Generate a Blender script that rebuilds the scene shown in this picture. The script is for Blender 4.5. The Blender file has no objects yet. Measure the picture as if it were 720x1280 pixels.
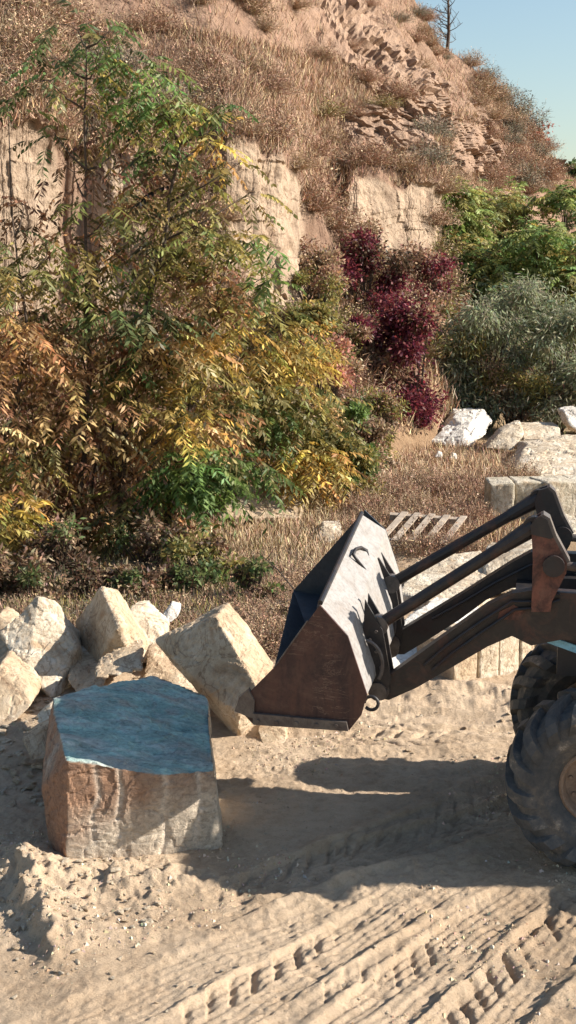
import bpy, bmesh, math, random
import numpy as np
from mathutils import Vector, Matrix
random.seed(7); rng = np.random.default_rng(11)
sc = bpy.context.scene
COL = sc.collection
R = math.radians

# ------------------------------------------------------------------ camera numbers (pixels of the 720x1280 photograph)
F = 1600.0; PITCH = math.atan(310/F); CH = 4.7076
cp, sp_ = math.cos(PITCH), math.sin(PITCH)
CAM = np.array([0, 0, CH])
def ray(px, py):
    a = (px-360)/F; b = (640-py)/F
    return np.array([a, cp+b*sp_, -sp_+b*cp])
def at(px, py, Y):            # world point seen at a pixel, Y metres ahead
    r = ray(px, py); return CAM + r*(Y/r[1])
def G(px, py, z=0.0):         # world point on the level z
    r = ray(px, py); return CAM + r*((z-CH)/r[2])
def zat(py, Y):
    return at(360, py, Y)[2]

# ------------------------------------------------------------------ noise
def _h(ix, iy, iz, seed):
    n = (ix*374761393 + iy*668265263 + iz*2147483647 + seed*1274126177) & 0xffffffff
    n = ((n ^ (n >> 13))*1274126177) & 0xffffffff
    n = ((n ^ (n >> 16))*2246822519) & 0xffffffff
    return ((n ^ (n >> 15)) & 0xffff)/65535.0
def vnoise(x, y, z=None, seed=0):
    x = np.asarray(x, float); y = np.asarray(y, float)
    z = np.zeros_like(x) if z is None else np.asarray(z, float)
    x0, y0, z0 = np.floor(x).astype(np.int64), np.floor(y).astype(np.int64), np.floor(z).astype(np.int64)
    fx, fy, fz = x-x0, y-y0, z-z0
    fx, fy, fz = fx*fx*(3-2*fx), fy*fy*(3-2*fy), fz*fz*(3-2*fz)
    r = 0
    for dz in (0, 1):
        wz = fz if dz else 1-fz
        for dy in (0, 1):
            wy = fy if dy else 1-fy
            r = r + wz*wy*((1-fx)*_h(x0, y0+dy, z0+dz, seed) + fx*_h(x0+1, y0+dy, z0+dz, seed))
    return r*2-1
def fbm(x, y, z=None, oct=4, seed=0, gain=.5):
    a, t, s = 1.0, 0, 0
    for k in range(oct):
        f = 2.03**k
        t = t + a*vnoise(np.asarray(x)*f, np.asarray(y)*f, None if z is None else np.asarray(z)*f, seed+k*17); s += a; a *= gain
    return t/s
def sstep(a, b, x):
    t = np.clip((np.asarray(x, float)-a)/(b-a), 0, 1); return t*t*(3-2*t)

# ------------------------------------------------------------------ mesh helpers
def np_mesh(name, V, faces, k, tint=None, smooth=False):
    """V (n,3); faces (m,k) index array"""
    me = bpy.data.meshes.new(name)
    V = np.asarray(V, np.float32); faces = np.asarray(faces, np.int32)
    me.vertices.add(len(V)); me.vertices.foreach_set('co', V.ravel())
    me.loops.add(faces.size); me.loops.foreach_set('vertex_index', faces.ravel())
    me.polygons.add(len(faces)); me.polygons.foreach_set('loop_start', np.arange(0, faces.size, k, dtype=np.int32))
    try: me.polygons.foreach_set('loop_total', np.full(len(faces), k, np.int32))
    except Exception: pass
    me.polygons.foreach_set('use_smooth', np.full(len(faces), smooth))
    me.update(calc_edges=True)
    if tint is not None: set_tint(me, tint)
    me.validate()
    return me
def set_tint(me, tint):
    t = np.ones((len(me.vertices), 4), np.float32); t[:, :3] = tint
    a = me.attributes.new('tint', 'FLOAT_COLOR', 'POINT'); a.data.foreach_set('color', t.ravel())
def link(name, me, mat=None, parent=None):
    o = bpy.data.objects.new(name, me); COL.objects.link(o)
    if mat is not None and not me.materials: me.materials.append(mat)
    if parent is not None: o.parent = parent
    return o
def tag(o, label=None, cat=None, group=None, kind=None):
    if label: o['label'] = label
    if cat: o['category'] = cat
    if group: o['group'] = group
    if kind: o['kind'] = kind
    return o
def thing(name, label, cat, loc=(0, 0, 0), group=None):
    o = bpy.data.objects.new(name, None); COL.objects.link(o); o.location = loc; o.empty_display_size = .2
    return tag(o, label, cat, group)
def dup(root, loc, rz=None, scale=None, label=None, group=None):
    r = root.copy(); COL.objects.link(r); r.location = loc
    if rz is not None: r.rotation_euler = (root.rotation_euler.x, root.rotation_euler.y, rz)
    if scale is not None: r.scale = scale if hasattr(scale, '__len__') else (scale,)*3
    if label: r['label'] = label
    if group: r['group'] = group
    for ch in list(root.children):
        c = ch.copy(); COL.objects.link(c); c.parent = r
        for g in list(ch.children):
            d = g.copy(); COL.objects.link(d); d.parent = c
    return r
def bm_obj(name, bm, mat, parent=None, smooth=False, bevel=0):
    if bevel:
        bmesh.ops.bevel(bm, geom=[e for e in bm.edges if len(e.link_faces) == 2 and e.calc_face_angle(0) > .5], offset=bevel, segments=1, affect='EDGES', clamp_overlap=True)
    bmesh.ops.recalc_face_normals(bm, faces=bm.faces)
    me = bpy.data.meshes.new(name); bm.to_mesh(me); bm.free()
    if smooth:
        me.polygons.foreach_set('use_smooth', [True]*len(me.polygons))
    return link(name, me, mat, parent)
def add_prism(bm, loop, off):
    """loop: list of 3d points (planar polygon), off: extrusion vector"""
    off = Vector(off); a = [bm.verts.new(Vector(p)) for p in loop]; b = [bm.verts.new(Vector(p)+off) for p in loop]
    n = len(loop); bm.faces.new(a); bm.faces.new(b[::-1])
    for i in range(n): bm.faces.new((a[i], b[i], b[(i+1) % n], a[(i+1) % n]))
def add_box(bm, lo, hi):
    x0, y0, z0 = lo; x1, y1, z1 = hi
    add_prism(bm, [(x0, y0, z0), (x1, y0, z0), (x1, y1, z0), (x0, y1, z0)], (0, 0, z1-z0))
def add_tube(bm, pts, rad, n=10, caps=True):
    pts = [Vector(p) for p in pts]; rad = rad if hasattr(rad, '__len__') else [rad]*len(pts)
    rings = []
    prev = None
    for i, p in enumerate(pts):
        d = (pts[min(i+1, len(pts)-1)]-pts[max(i-1, 0)]).normalized()
        if prev is None:
            u = d.orthogonal().normalized()
        else:
            u = (prev-d*prev.dot(d)).normalized()
        prev = u; w = d.cross(u)
        rings.append([bm.verts.new(p+(u*math.cos(2*math.pi*k/n)+w*math.sin(2*math.pi*k/n))*rad[i]) for k in range(n)])
    for a, b in zip(rings[:-1], rings[1:]):
        for k in range(n): bm.faces.new((a[k], a[(k+1) % n], b[(k+1) % n], b[k]))
    if caps:
        bm.faces.new(rings[0][::-1]); bm.faces.new(rings[-1])

# ------------------------------------------------------------------ materials
def mat_base(name):
    m = bpy.data.materials.new(name); m.use_nodes = True
    nt = m.node_tree; b = nt.nodes['Principled BSDF']
    return m, nt, b
def N(nt, t, **kw):
    n = nt.nodes.new(t)
    for k, v in kw.items():
        if k in n.inputs: n.inputs[k].default_value = v
        else: setattr(n, k, v)
    return n
def ramp(nt, fac, stops):
    r = nt.nodes.new('ShaderNodeValToRGB'); nt.links.new(fac, r.inputs[0])
    e = r.color_ramp.elements
    while len(e) < len(stops): e.new(.5)
    for q, (p, c) in zip(e, stops):
        q.position = p; q.color = (*c, 1) if len(c) == 3 else c
    return r
def noise(nt, scale, detail=5, rough=.6, coord=None, dist=0):
    n = N(nt, 'ShaderNodeTexNoise', Scale=scale, Detail=detail, Roughness=rough, Distortion=dist)
    if coord is not None: nt.links.new(coord, n.inputs['Vector'])
    return n
def mixc(nt, fac, a, b, mode='MIX'):
    m = nt.nodes.new('ShaderNodeMix'); m.data_type = 'RGBA'; m.blend_type = mode
    for s, v in ((0, fac), (6, a), (7, b)):
        if hasattr(v, 'links'): nt.links.new(v, m.inputs[s])
        elif s == 0: m.inputs[0].default_value = v
        else: m.inputs[s].default_value = (*v, 1)
    return m.outputs[2]
def bump(nt, b, h, strength=.5, dist=.02, prev=None):
    n = N(nt, 'ShaderNodeBump', Strength=strength, Distance=dist); nt.links.new(h, n.inputs['Height'])
    if prev is not None: nt.links.new(prev, n.inputs['Normal'])
    nt.links.new(n.outputs[0], b.inputs['Normal']); return n.outputs[0]

def mat_leaf():
    m, nt, b = mat_base('leaf')
    a = N(nt, 'ShaderNodeAttribute', attribute_name='tint')
    nt.links.new(a.outputs['Color'], b.inputs['Base Color']); b.inputs['Roughness'].default_value = .55
    b.inputs['Specular IOR Level'].default_value = .35
    t = N(nt, 'ShaderNodeBsdfTranslucent'); nt.links.new(a.outputs['Color'], t.inputs['Color'])
    mx = nt.nodes.new('ShaderNodeMixShader'); mx.inputs[0].default_value = .42
    nt.links.new(b.outputs[0], mx.inputs[1]); nt.links.new(t.outputs[0], mx.inputs[2])
    nt.links.new(mx.outputs[0], nt.nodes['Material Output'].inputs[0]); return m
def mat_tint(name, rough=.9):
    m, nt, b = mat_base(name)
    a = N(nt, 'ShaderNodeAttribute', attribute_name='tint')
    nt.links.new(a.outputs['Color'], b.inputs['Base Color']); b.inputs['Roughness'].default_value = rough
    return m
def mat_bark():
    m, nt, b = mat_base('bark'); tc = N(nt, 'ShaderNodeTexCoord')
    n = noise(nt, 18, 5, .7, tc.outputs['Object'])
    r = ramp(nt, n.outputs[0], [(.3, (.03, .02, .014)), (.7, (.1, .07, .05))])
    nt.links.new(r.outputs[0], b.inputs['Base Color']); b.inputs['Roughness'].default_value = .9
    bump(nt, b, n.outputs[0], .6, .02); return m
def mat_stone(name, c0, c1, c2, scale=1.0):
    m, nt, b = mat_base(name); tc = N(nt, 'ShaderNodeTexCoord'); g = tc.outputs['Object']
    n1 = noise(nt, 2.2*scale, 6, .65, g, .4); n2 = noise(nt, 14*scale, 8, .7, g); n3 = noise(nt, 60*scale, 6, .75, g)
    r1 = ramp(nt, n1.outputs[0], [(.32, c0), (.5, c1), (.68, c2)])
    r2 = ramp(nt, n2.outputs[0], [(.3, (.45, .42, .4)), (.52, (1, 1, 1))])
    c = mixc(nt, .6, r1.outputs[0], r2.outputs[0], 'MULTIPLY')
    r3 = ramp(nt, n3.outputs[0], [(.33, (.55, .5, .45)), (.5, (1, 1, 1))])
    c = mixc(nt, .45, c, r3.outputs[0], 'MULTIPLY')
    n4 = noise(nt, 1.6*scale, 5, .6, g, 1.8); r4 = ramp(nt, n4.outputs[0], [(.47, (1, 1, 1)), (.492, (.45, .36, .3)), (.51, (1, 1, 1)), (.58, (1, 1, 1)), (.68, (.68, .53, .4))])
    c = mixc(nt, .75, c, r4.outputs[0], 'MULTIPLY')
    nt.links.new(c, b.inputs['Base Color']); b.inputs['Roughness'].default_value = .88
    p = bump(nt, b, n2.outputs[0], .55, .05); bump(nt, b, n3.outputs[0], .5, .012, p)
    return m
def mat_block():
    m, nt, b = mat_base('stained_limestone'); tc = N(nt, 'ShaderNodeTexCoord'); g = tc.outputs['Object']
    a = N(nt, 'ShaderNodeAttribute', attribute_name='tint')
    mp = N(nt, 'ShaderNodeMapping'); mp.inputs['Scale'].default_value = (2.6, 4.2, 4.2); nt.links.new(g, mp.inputs[0])
    n1 = noise(nt, 5, 7, .7, mp.outputs[0], 1.0); n2 = noise(nt, 22, 8, .75, g); n3 = noise(nt, 80, 5, .7, g)
    r1 = ramp(nt, n1.outputs[0], [(.3, (.42, .4, .4)), (.5, (.9, .9, .9)), (.72, (1.35, 1.3, 1.25))])
    c = mixc(nt, .85, a.outputs['Color'], r1.outputs[0], 'MULTIPLY')
    r2 = ramp(nt, n2.outputs[0], [(.3, (.55, .5, .48)), (.55, (1.05, 1.05, 1.05))])
    c = mixc(nt, .6, c, r2.outputs[0], 'MULTIPLY')
    nt.links.new(c, b.inputs['Base Color']); b.inputs['Roughness'].default_value = .8
    p = bump(nt, b, n1.outputs[0], .7, .05); p = bump(nt, b, n2.outputs[0], .6, .03, p); bump(nt, b, n3.outputs[0], .4, .01, p)
    return m
def mat_ground():
    m, nt, b = mat_base('dusty_soil'); tc = N(nt, 'ShaderNodeTexCoord'); g = tc.outputs['Object']
    a = N(nt, 'ShaderNodeAttribute', attribute_name='tint')
    n1 = noise(nt, .9, 6, .6, g, .5); n2 = noise(nt, 9, 8, .7, g); n3 = noise(nt, 55, 6, .75, g); n4 = noise(nt, 200, 3, .7, g)
    r1 = ramp(nt, n1.outputs[0], [(.35, (.8, .76, .72)), (.55, (1, 1, 1)), (.7, (1.1, 1.1, 1.08))])
    c = mixc(nt, .8, a.outputs['Color'], r1.outputs[0], 'MULTIPLY')
    r2 = ramp(nt, n2.outputs[0], [(.3, (.7, .66, .62)), (.52, (1, 1, 1)), (.7, (1.1, 1.1, 1.1))])
    c = mixc(nt, .7, c, r2.outputs[0], 'MULTIPLY')
    r3 = ramp(nt, n3.outputs[0], [(.34, (.6, .55, .5)), (.46, (1, 1, 1))])
    c = mixc(nt, .5, c, r3.outputs[0], 'MULTIPLY')
    nt.links.new(c, b.inputs['Base Color']); b.inputs['Roughness'].default_value = .95; b.inputs['Specular IOR Level'].default_value = .2
    p = bump(nt, b, n2.outputs[0], .7, .07); p = bump(nt, b, n3.outputs[0], .85, .03, p); bump(nt, b, n4.outputs[0], .6, .006, p)
    return m
def mat_hill():
    m, nt, b = mat_base('hill_rock_and_soil'); tc = N(nt, 'ShaderNodeTexCoord'); g = tc.outputs['Object']
    a = N(nt, 'ShaderNodeAttribute', attribute_name='tint')
    n1 = noise(nt, .5, 6, .65, g, .6); n2 = noise(nt, 3.2, 8, .7, g, .3); n3 = noise(nt, 16, 6, .75, g)
    r1 = ramp(nt, n1.outputs[0], [(.3, (.68, .62, .6)), (.52, (1, 1, 1)), (.7, (1.15, 1.12, 1.1))])
    c = mixc(nt, .8, a.outputs['Color'], r1.outputs[0], 'MULTIPLY')
    r2 = ramp(nt, n2.outputs[0], [(.3, (.5, .45, .42)), (.5, (1, 1, 1)), (.7, (1.15, 1.15, 1.12))])
    c = mixc(nt, .75, c, r2.outputs[0], 'MULTIPLY')
    r3 = ramp(nt, n3.outputs[0], [(.34, (.6, .55, .52)), (.5, (1, 1, 1))])
    c = mixc(nt, .6, c, r3.outputs[0], 'MULTIPLY')
    nt.links.new(c, b.inputs['Base Color']); b.inputs['Roughness'].default_value = .95; b.inputs['Specular IOR Level'].default_value = .15
    p = bump(nt, b, n2.outputs[0], .7, .2); bump(nt, b, n3.outputs[0], .7, .06, p)
    return m
def mat_metal(name, base, rust, lo=.45, hi=.6, rough=.55, dust=.25, metallic=0., scale=1., streak=False, dustc=(.3, .22, .15)):
    m, nt, b = mat_base(name); tc = N(nt, 'ShaderNodeTexCoord'); g = tc.outputs['Object']
    if streak:
        mp = N(nt, 'ShaderNodeMapping'); mp.inputs['Scale'].default_value = (1, 1, .35); mp.inputs['Rotation'].default_value = (0, .25, 0)
        nt.links.new(g, mp.inputs[0]); g2 = mp.outputs[0]
    else: g2 = g
    n1 = noise(nt, 4*scale, 8, .7, g2, .6); n2 = noise(nt, 30*scale, 7, .75, g); n3 = noise(nt, 3*scale, 6, .7, g, 1.5)
    r1 = ramp(nt, n1.outputs[0], [(lo, base), (hi, rust)])
    r2 = ramp(nt, n2.outputs[0], [(.32, (.5, .48, .46)), (.55, (1.1, 1.1, 1.1))])
    c = mixc(nt, .7, r1.outputs[0], r2.outputs[0], 'MULTIPLY')
    rd = ramp(nt, n3.outputs[0], [(.5, (0, 0, 0)), (.75, (dust,)*3)])
    c = mixc(nt, rd.outputs[0], c, dustc)
    nt.links.new(c, b.inputs['Base Color']); b.inputs['Metallic'].default_value = metallic
    rr = ramp(nt, n1.outputs[0], [(lo, (rough,)*3), (hi, (min(1, rough+.25),)*3)]); nt.links.new(rr.outputs[0], b.inputs['Roughness'])
    bump(nt, b, n2.outputs[0], .25, .006); return m
def mat_scratched():
    m = mat_metal('rusty_bucket_side', (.06, .021, .015), (.03, .014, .012), .42, .62, .5, .22, 0, 1., True, (.25, .15, .1))
    nt = m.node_tree; b = nt.nodes['Principled BSDF']; tc = N(nt, 'ShaderNodeTexCoord')
    mp = N(nt, 'ShaderNodeMapping'); mp.inputs['Scale'].default_value = (.8, .5, 3.2); mp.inputs['Rotation'].default_value = (0, .3, 0)
    nt.links.new(tc.outputs['Object'], mp.inputs[0])
    n = noise(nt, 3.2, 6, .65, mp.outputs[0], 1.2)
    r = ramp(nt, n.outputs[0], [(.485, (0, 0, 0)), (.5, (.6, .6, .6)), (.512, (0, 0, 0))])
    n2 = noise(nt, 2, 3, .5, tc.outputs['Object']); r2 = ramp(nt, n2.outputs[0], [(.52, (0, 0, 0)), (.62, (1, 1, 1))])
    f = mixc(nt, 1., r.outputs[0], r2.outputs[0], 'MULTIPLY')
    old = b.inputs['Base Color'].links[0].from_socket
    c = mixc(nt, f, old, (.26, .17, .12)); nt.links.new(c, b.inputs['Base Color'])
    return m
def mat_tyre():
    m, nt, b = mat_base('dusty_rubber'); tc = N(nt, 'ShaderNodeTexCoord'); g = tc.outputs['Object']
    n1 = noise(nt, 6, 7, .7, g, .2); n2 = noise(nt, 40, 6, .7, g)
    r1 = ramp(nt, n1.outputs[0], [(.34, (.04, .045, .05)), (.5, (.07, .07, .07)), (.6, (.12, .105, .09)), (.7, (.38, .32, .25))])
    r2 = ramp(nt, n2.outputs[0], [(.3, (.6, .6, .6)), (.55, (1, 1, 1))])
    c = mixc(nt, .6, r1.outputs[0], r2.outputs[0], 'MULTIPLY')
    nt.links.new(c, b.inputs['Base Color']); b.inputs['Roughness'].default_value = .75
    bump(nt, b, n2.outputs[0], .35, .008); return m
def mat_wood():
    m, nt, b = mat_base('weathered_wood'); tc = N(nt, 'ShaderNodeTexCoord')
    n = noise(nt, 12, 6, .7, tc.outputs['Object'])
    r = ramp(nt, n.outputs[0], [(.3, (.2, .15, .11)), (.7, (.46, .38, .3))])
    nt.links.new(r.outputs[0], b.inputs['Base Color']); b.inputs['Roughness'].default_value = .9; return m
def mat_glass():
    m, nt, b = mat_base('cab_glass'); b.inputs['Base Color'].default_value = (.03, .04, .045, 1); b.inputs['Roughness'].default_value = .08; return m

M = dict(leaf=mat_leaf(), twig=mat_tint('dry_twigs'), bark=mat_bark(), ground=mat_ground(), hill=mat_hill(), block=mat_block(),
  stone=mat_stone('limestone', (.36, .27, .18), (.55, .46, .34), (.66, .59, .48)),
  tan=mat_stone('tan_limestone', (.34, .23, .14), (.47, .36, .24), (.58, .48, .36)),
  white=mat_stone('white_limestone', (.55, .5, .43), (.68, .64, .57), (.74, .71, .66)),
  grey=mat_stone('mossy_limestone', (.3, .26, .18), (.5, .44, .34), (.6, .54, .44)),
  black=mat_metal('worn_black_paint', (.012, .011, .013), (.035, .017, .013), .5, .7, .5, .1),
  rust=mat_metal('rusty_red_paint', (.15, .05, .03), (.05, .025, .02), .45, .62, .6, .2),
  brownpaint=mat_metal('dark_brown_steel', (.012, .009, .009), (.075, .032, .02), .5, .68, .5, .1),
  back=mat_metal('bare_pale_steel', (.29, .275, .26), (.2, .175, .155), .42, .7, .5, .25, .0, 1.),
  inner=mat_metal('blue_black_steel', (.02, .028, .038), (.045, .045, .05), .45, .65, .45, .08),
  side=mat_scratched(), tyre=mat_tyre(),
  blue=mat_metal('pale_blue_paint', (.2, .45, .6), (.12, .22, .3), .55, .7, .5, .15),
  edge=mat_metal('worn_edge_steel', (.1, .085, .075), (.05, .03, .025), .45, .65, .45, .2),
  rim=mat_metal('dusty_rim_paint', (.27, .19, .135), (.16, .1, .07), .45, .65, .6, .5),
  wood=mat_wood(), glass=mat_glass())

# ------------------------------------------------------------------ ground
TR0 = G(365, 1215)
def track(x, y, ox, oy, ang, half, pitch, seed, depth=.055):
    c, s = math.cos(ang), math.sin(ang)
    wob = .06*vnoise(x*.7, y*.7, seed=seed)
    ls = (x-ox)*c+(y-oy)*s; lt = -(x-ox)*s+(y-oy)*c+wob
    a = np.abs(lt)
    inside = 1-sstep(half*.92, half*1.06, a)
    side = np.where(lt > 0, 0.0, .5)
    ph = (ls - a*1.0)/pitch + side + .12*vnoise(x*2.5, y*2.5, seed=seed+3)
    fr = ph-np.floor(ph)
    fr = fr+.035*vnoise(x*9, y*9, seed=seed+11)
    lug = sstep(0, .05, fr)*(1-sstep(.06, .5, fr))*sstep(.02, .06, a)*(.25+.75*sstep(-.3, .3, vnoise(ls*1.3+seed, lt*2, seed=seed+12)))
    str_ = sstep(-.35, .35, vnoise(x*1.1+9, y*1.1, seed=seed+5)+.25)
    berm = np.exp(-((a-half*1.14)/.05)**2)
    return inside*(-.022 - depth*lug*str_+.005*np.sin(lt*90+2*vnoise(x*3, y*3, seed=seed+13))) + berm*.035*(.5+.5*vnoise(x*5, y*5, seed=seed+8))
def ground_z(x, y):
    x = np.asarray(x, float); y = np.asarray(y, float)
    near = 1-sstep(15, 20, y)
    z = .05*fbm(x*.35, y*.35, oct=3, seed=1) + near*.022*fbm(x*2.2, y*2.2, oct=4, seed=4)
    cl = fbm(x*9, y*9, oct=3, seed=9)
    mt = sstep(-.15, .5, fbm(x*.9, y*.9, oct=2, seed=21))
    z = z+near*(.012+.03*mt)*np.clip(cl, -.25, 1)*(.5)
    z = z+near*(.009*fbm(x*21, y*21, oct=3, seed=12)+.012*np.clip(np.abs(fbm(x*7, y*7, oct=4, seed=17))-.12, 0, 1)+.02*np.clip(fbm(x*16, y*16, oct=2, seed=13)-.25, 0, 1)*(.3+mt))
    uu = x*math.cos(R(52))+y*math.sin(R(52)); vv = -x*math.sin(R(52))+y*math.cos(R(52))
    z = z+near*(1-sstep(8.8, 10.5, y))*.005*fbm(uu*.8, vv*9, oct=3, seed=14)+near*sstep(9.5, 10.5, y)*.02*fbm(x*.8, y*8, oct=3, seed=16)
    # lug tracks
    k1 = track(x, y, TR0[0], TR0[1], R(50), .24, .21, 31, .042)
    p2 = G(545, 1215); k2 = track(x, y, p2[0], p2[1], R(49), .26, .2, 41, .035)
    p3 = G(690, 1200); k3 = track(x, y, p3[0], p3[1], R(53), .27, .22, 47, .065)
    p4 = G(630, 1250); k3 = k3+.7*track(x, y, p4[0], p4[1], R(58), .24, .2, 48, .05)
    p5 = G(455, 1240); k2 = k2+.6*track(x, y, p5[0], p5[1], R(44), .22, .18, 49, .04)
    p6 = G(430, 1075); k6 = track(x, y, p6[0], p6[1], R(38), .26, .21, 50, .045)*(1-sstep(10.3, 10.9, y))*sstep(-.8, -.3, x)
    p7 = G(560, 1040); k6 = k6+track(x, y, p7[0], p7[1], R(30), .25, .2, 52, .045)*(1-sstep(10.6, 11.2, y))*sstep(-.6, -.1, x)
    p8 = G(210, 1230); k6 = k6+.55*track(x, y, p8[0], p8[1], R(40), .25, .2, 53, .03)*(1-sstep(8.9, 9.2, y))
    wn = (1-sstep(8.6, 9.3, y))
    z = z+(k1*sstep(-.9, -.45, x)+k2+k3)*wn+k6*near
    # tracks that run across behind the loader shadow
    for px, py, an, hw, sd in ((520, 905, -8, .3, 61), (420, 930, 6, .25, 66), (560, 880, -14, .3, 71)):
        q = G(px, py); z = z+track(x, y, q[0], q[1], R(an), hw, .24, sd, .05)*sstep(-.6, .2, x)*sstep(10.3, 11.2, y)*near
    # spoil pushed up in front of the block and at the left
    a1, a2 = G(28, 1088), G(78, 1212); tdir = (a2-a1)[:2]/np.linalg.norm((a2-a1)[:2]); al = (x-a1[0])*tdir[0]+(y-a1[1])*tdir[1]; ac = -((x-a1[0])*tdir[1]-(y-a1[1])*tdir[0])
    ac = ac+.13*fbm(x*5, y*5, oct=3, seed=76); LL = np.linalg.norm((a2-a1)[:2])
    prof = np.where(ac > 0, np.exp(-np.clip(ac, 0, 9)/.32), np.exp(-(ac/.1)**2))
    z = z+.15*prof*sstep(-.5, .05, al)*(1-sstep(LL*.75, LL*1.1, al))*(1+.3*fbm(x*7, y*7, oct=3, seed=77))
    b2 = G(160, 1105); z = z+.12*np.exp(-((x-b2[0])/.5)**2-((y-b2[1])/.2)**2)*(1+.9*fbm(x*8, y*8, oct=3, seed=78))
    b3 = G(20, 1110); z = z+.13*np.exp(-((x-b3[0])/.35)**2-((y-b3[1])/.28)**2)*(1+.7*fbm(x*8, y*8, oct=3, seed=79))
    rough = np.exp(-((x+1.5)/1.0)**2-((y-9.05)/.42)**2)
    z = z+rough*.07*np.clip(fbm(x*11, y*11, oct=3, seed=80)+.1, -.1, 1)
    # low bank behind the bucket
    b4 = G(560, 870); z = z+.1*np.exp(-((x-b4[0])/1.2)**2-((y-b4[1])/.35)**2)*(1+fbm(x*4, y*4, oct=3, seed=81))
    # bank on which the left boulders sit
    z = z+.12*sstep(-.6, -2.6, x)*sstep(10.9, 12.8, y)*(1-sstep(15, 18, y))
    # land climbs gently beyond the yard
    z = z+.03*near
    return z
def axis(parts):
    out = [np.array([parts[0][0]])]
    for a, b, st in parts:
        n = max(1, int(round((b-a)/st))); out.append(np.linspace(a, b, n+1)[1:])
    return np.concatenate(out)
gx = axis([(-900, -100, 100), (-100, -20, 8), (-20, -6, .7), (-6, -3.2, .1), (-3.2, 3.6, .0135), (3.6, 7, .1), (7, 22, .7), (22, 100, 8), (100, 900, 100)])
gy = axis([(-300, -20, 70), (-20, 4, 2), (4, 6.6, .2), (6.6, 12.6, .0155), (12.6, 16, .06), (16, 34, .35), (34, 100, 4), (100, 1500, 100)])
XX, YY = np.meshgrid(gx, gy); ZZ = ground_z(XX, YY)
nx, ny = len(gx), len(gy)
idx = np.arange(nx*ny).reshape(ny, nx)
Fq = np.stack([idx[:-1, :-1], idx[:-1, 1:], idx[1:, 1:], idx[1:, :-1]], -1).reshape(-1, 4)
base = np.array([.59, .45, .315]); dry = np.array([.42, .3, .185])
w = sstep(15.5, 20, YY+.8*fbm(XX*.5, YY*.5, oct=3, seed=5))
damp = sstep(0, .6, fbm(XX*.8+3, YY*.8, oct=3, seed=15))*.18
T = base*(1-damp[..., None])*(1-w[..., None])+dry*w[..., None]
ground = link('ground', np_mesh('ground', np.stack([XX, YY, ZZ], -1).reshape(-1, 3), Fq, 4, T.reshape(-1, 3), True), M['ground']); tag(ground, kind='structure')
def gz(x, y): return float(ground_z(np.array([x]), np.array([y]))[0])

# ------------------------------------------------------------------ hillside
# px, base depth, (cliff bottom py, depth), (cliff top py, depth), (slope py, depth), (crest py, depth), cliffness
CL = [(-600, 17, (470, 20), (120, 21), (-120, 26), (-900, 46), 1), (-250, 18.5, (450, 22.5), (135, 23.3), (-60, 29), (-750, 50), 1),
 (-20, 21.5, (430, 25.5), (148, 26.4), (-5, 32.5), (-560, 55), 1), (60, 22.3, (425, 26.8), (158, 27.7), (10, 33.5), (-520, 56), 1),
 (84, 22.6, (420, 27.2), (200, 29.0), (20, 34), (-500, 57), .1), (130, 23, (410, 27.5), (200, 29.4), (25, 35), (-480, 58), .55), (170, 23.3, (410, 28.0), (180, 29.4), (28, 35.5), (-460, 59), .7), (190, 23.5, (410, 28.2), (185, 30), (30, 36), (-455, 59), .1), (262, 24.2, (390, 28.6), (215, 31.0), (45, 36.4), (-420, 60), 0),
 (285, 24.6, (405, 29.3), (178, 30.3), (55, 37), (-400, 61), 1), (350, 25.8, (400, 30.6), (185, 31.6), (65, 40), (-320, 63), 1),
 (372, 26.4, (395, 31.8), (225, 33.6), (70, 43), (-280, 64), .7), (392, 27, (360, 35), (240, 39), (70, 46), (-250, 65), .05),
 (426, 28, (330, 38), (238, 41), (75, 48), (-180, 65), .1), (436, 28.5, (320, 38.6), (224, 39.8), (85, 49), (-150, 65), 1), (545, 33, (335, 41.6), (228, 42.8), (120, 53), (48, 66), 1),
 (556, 34, (335, 43), (250, 46), (130, 55), (62, 66.5), .6), (570, 36, (340, 47), (245, 52), (135, 57), (75, 67), 0), (610, 40, (345, 50), (240, 57), (165, 62), (112, 69), 0),
 (660, 45, (345, 56), (240, 63), (195, 68), (165, 74), 0), (700, 50, (340, 62), (250, 70), (228, 76), (218, 81), 0),
 (760, 56, (340, 68), (265, 78), (250, 86), (240, 92), 0), (1000, 70, (345, 85), (310, 98), (305, 108), (300, 116), 0)]
pxs = np.concatenate([np.linspace(-600, -60, 60), np.linspace(-55, 760, 640), np.linspace(765, 1000, 40)])
cpx = np.array([c[0] for c in CL], float)
def col(f): return np.interp(pxs, cpx, np.array([f(c) for c in CL], float))
jit = .28*fbm(pxs*.045, pxs*0, oct=4, seed=95)+.12*np.floor(3*vnoise(pxs*.06, pxs*0, seed=96))/3
ctrl = [(col(lambda c: c[1]), col(lambda c: -.15))]
for i in (2, 3, 4, 5):
    Y = col(lambda c: c[i][1]); ctrl.append((Y, col(lambda c: zat(c[i][0], c[i][1]))+(jit*(2 if i == 2 else 1.3) if i < 4 else 0)))
ctrl.append((ctrl[-1][0]+14, ctrl[-1][1]-1.5)); ctrl.append((ctrl[-1][0]+40, ctrl[-1][1]-14))
cliffm = col(lambda c: c[6])
nseg = [40, 90, 200, 60, 8, 6]
Ys, Zs, Ts = [], [], []
for k, n in enumerate(nseg):
    for t in np.linspace(0, 1, n, endpoint=False):
        Ys.append(ctrl[k][0]*(1-t)+ctrl[k+1][0]*t); Zs.append(ctrl[k][1]*(1-t)+ctrl[k+1][1]*t); Ts.append(np.full_like(pxs, k+t))
HY, HZ, HT = np.array(Ys), np.array(Zs), np.array(Ts)
HX = (pxs[None, :]-360)/F*HY*(1/cp)*1.0
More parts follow.
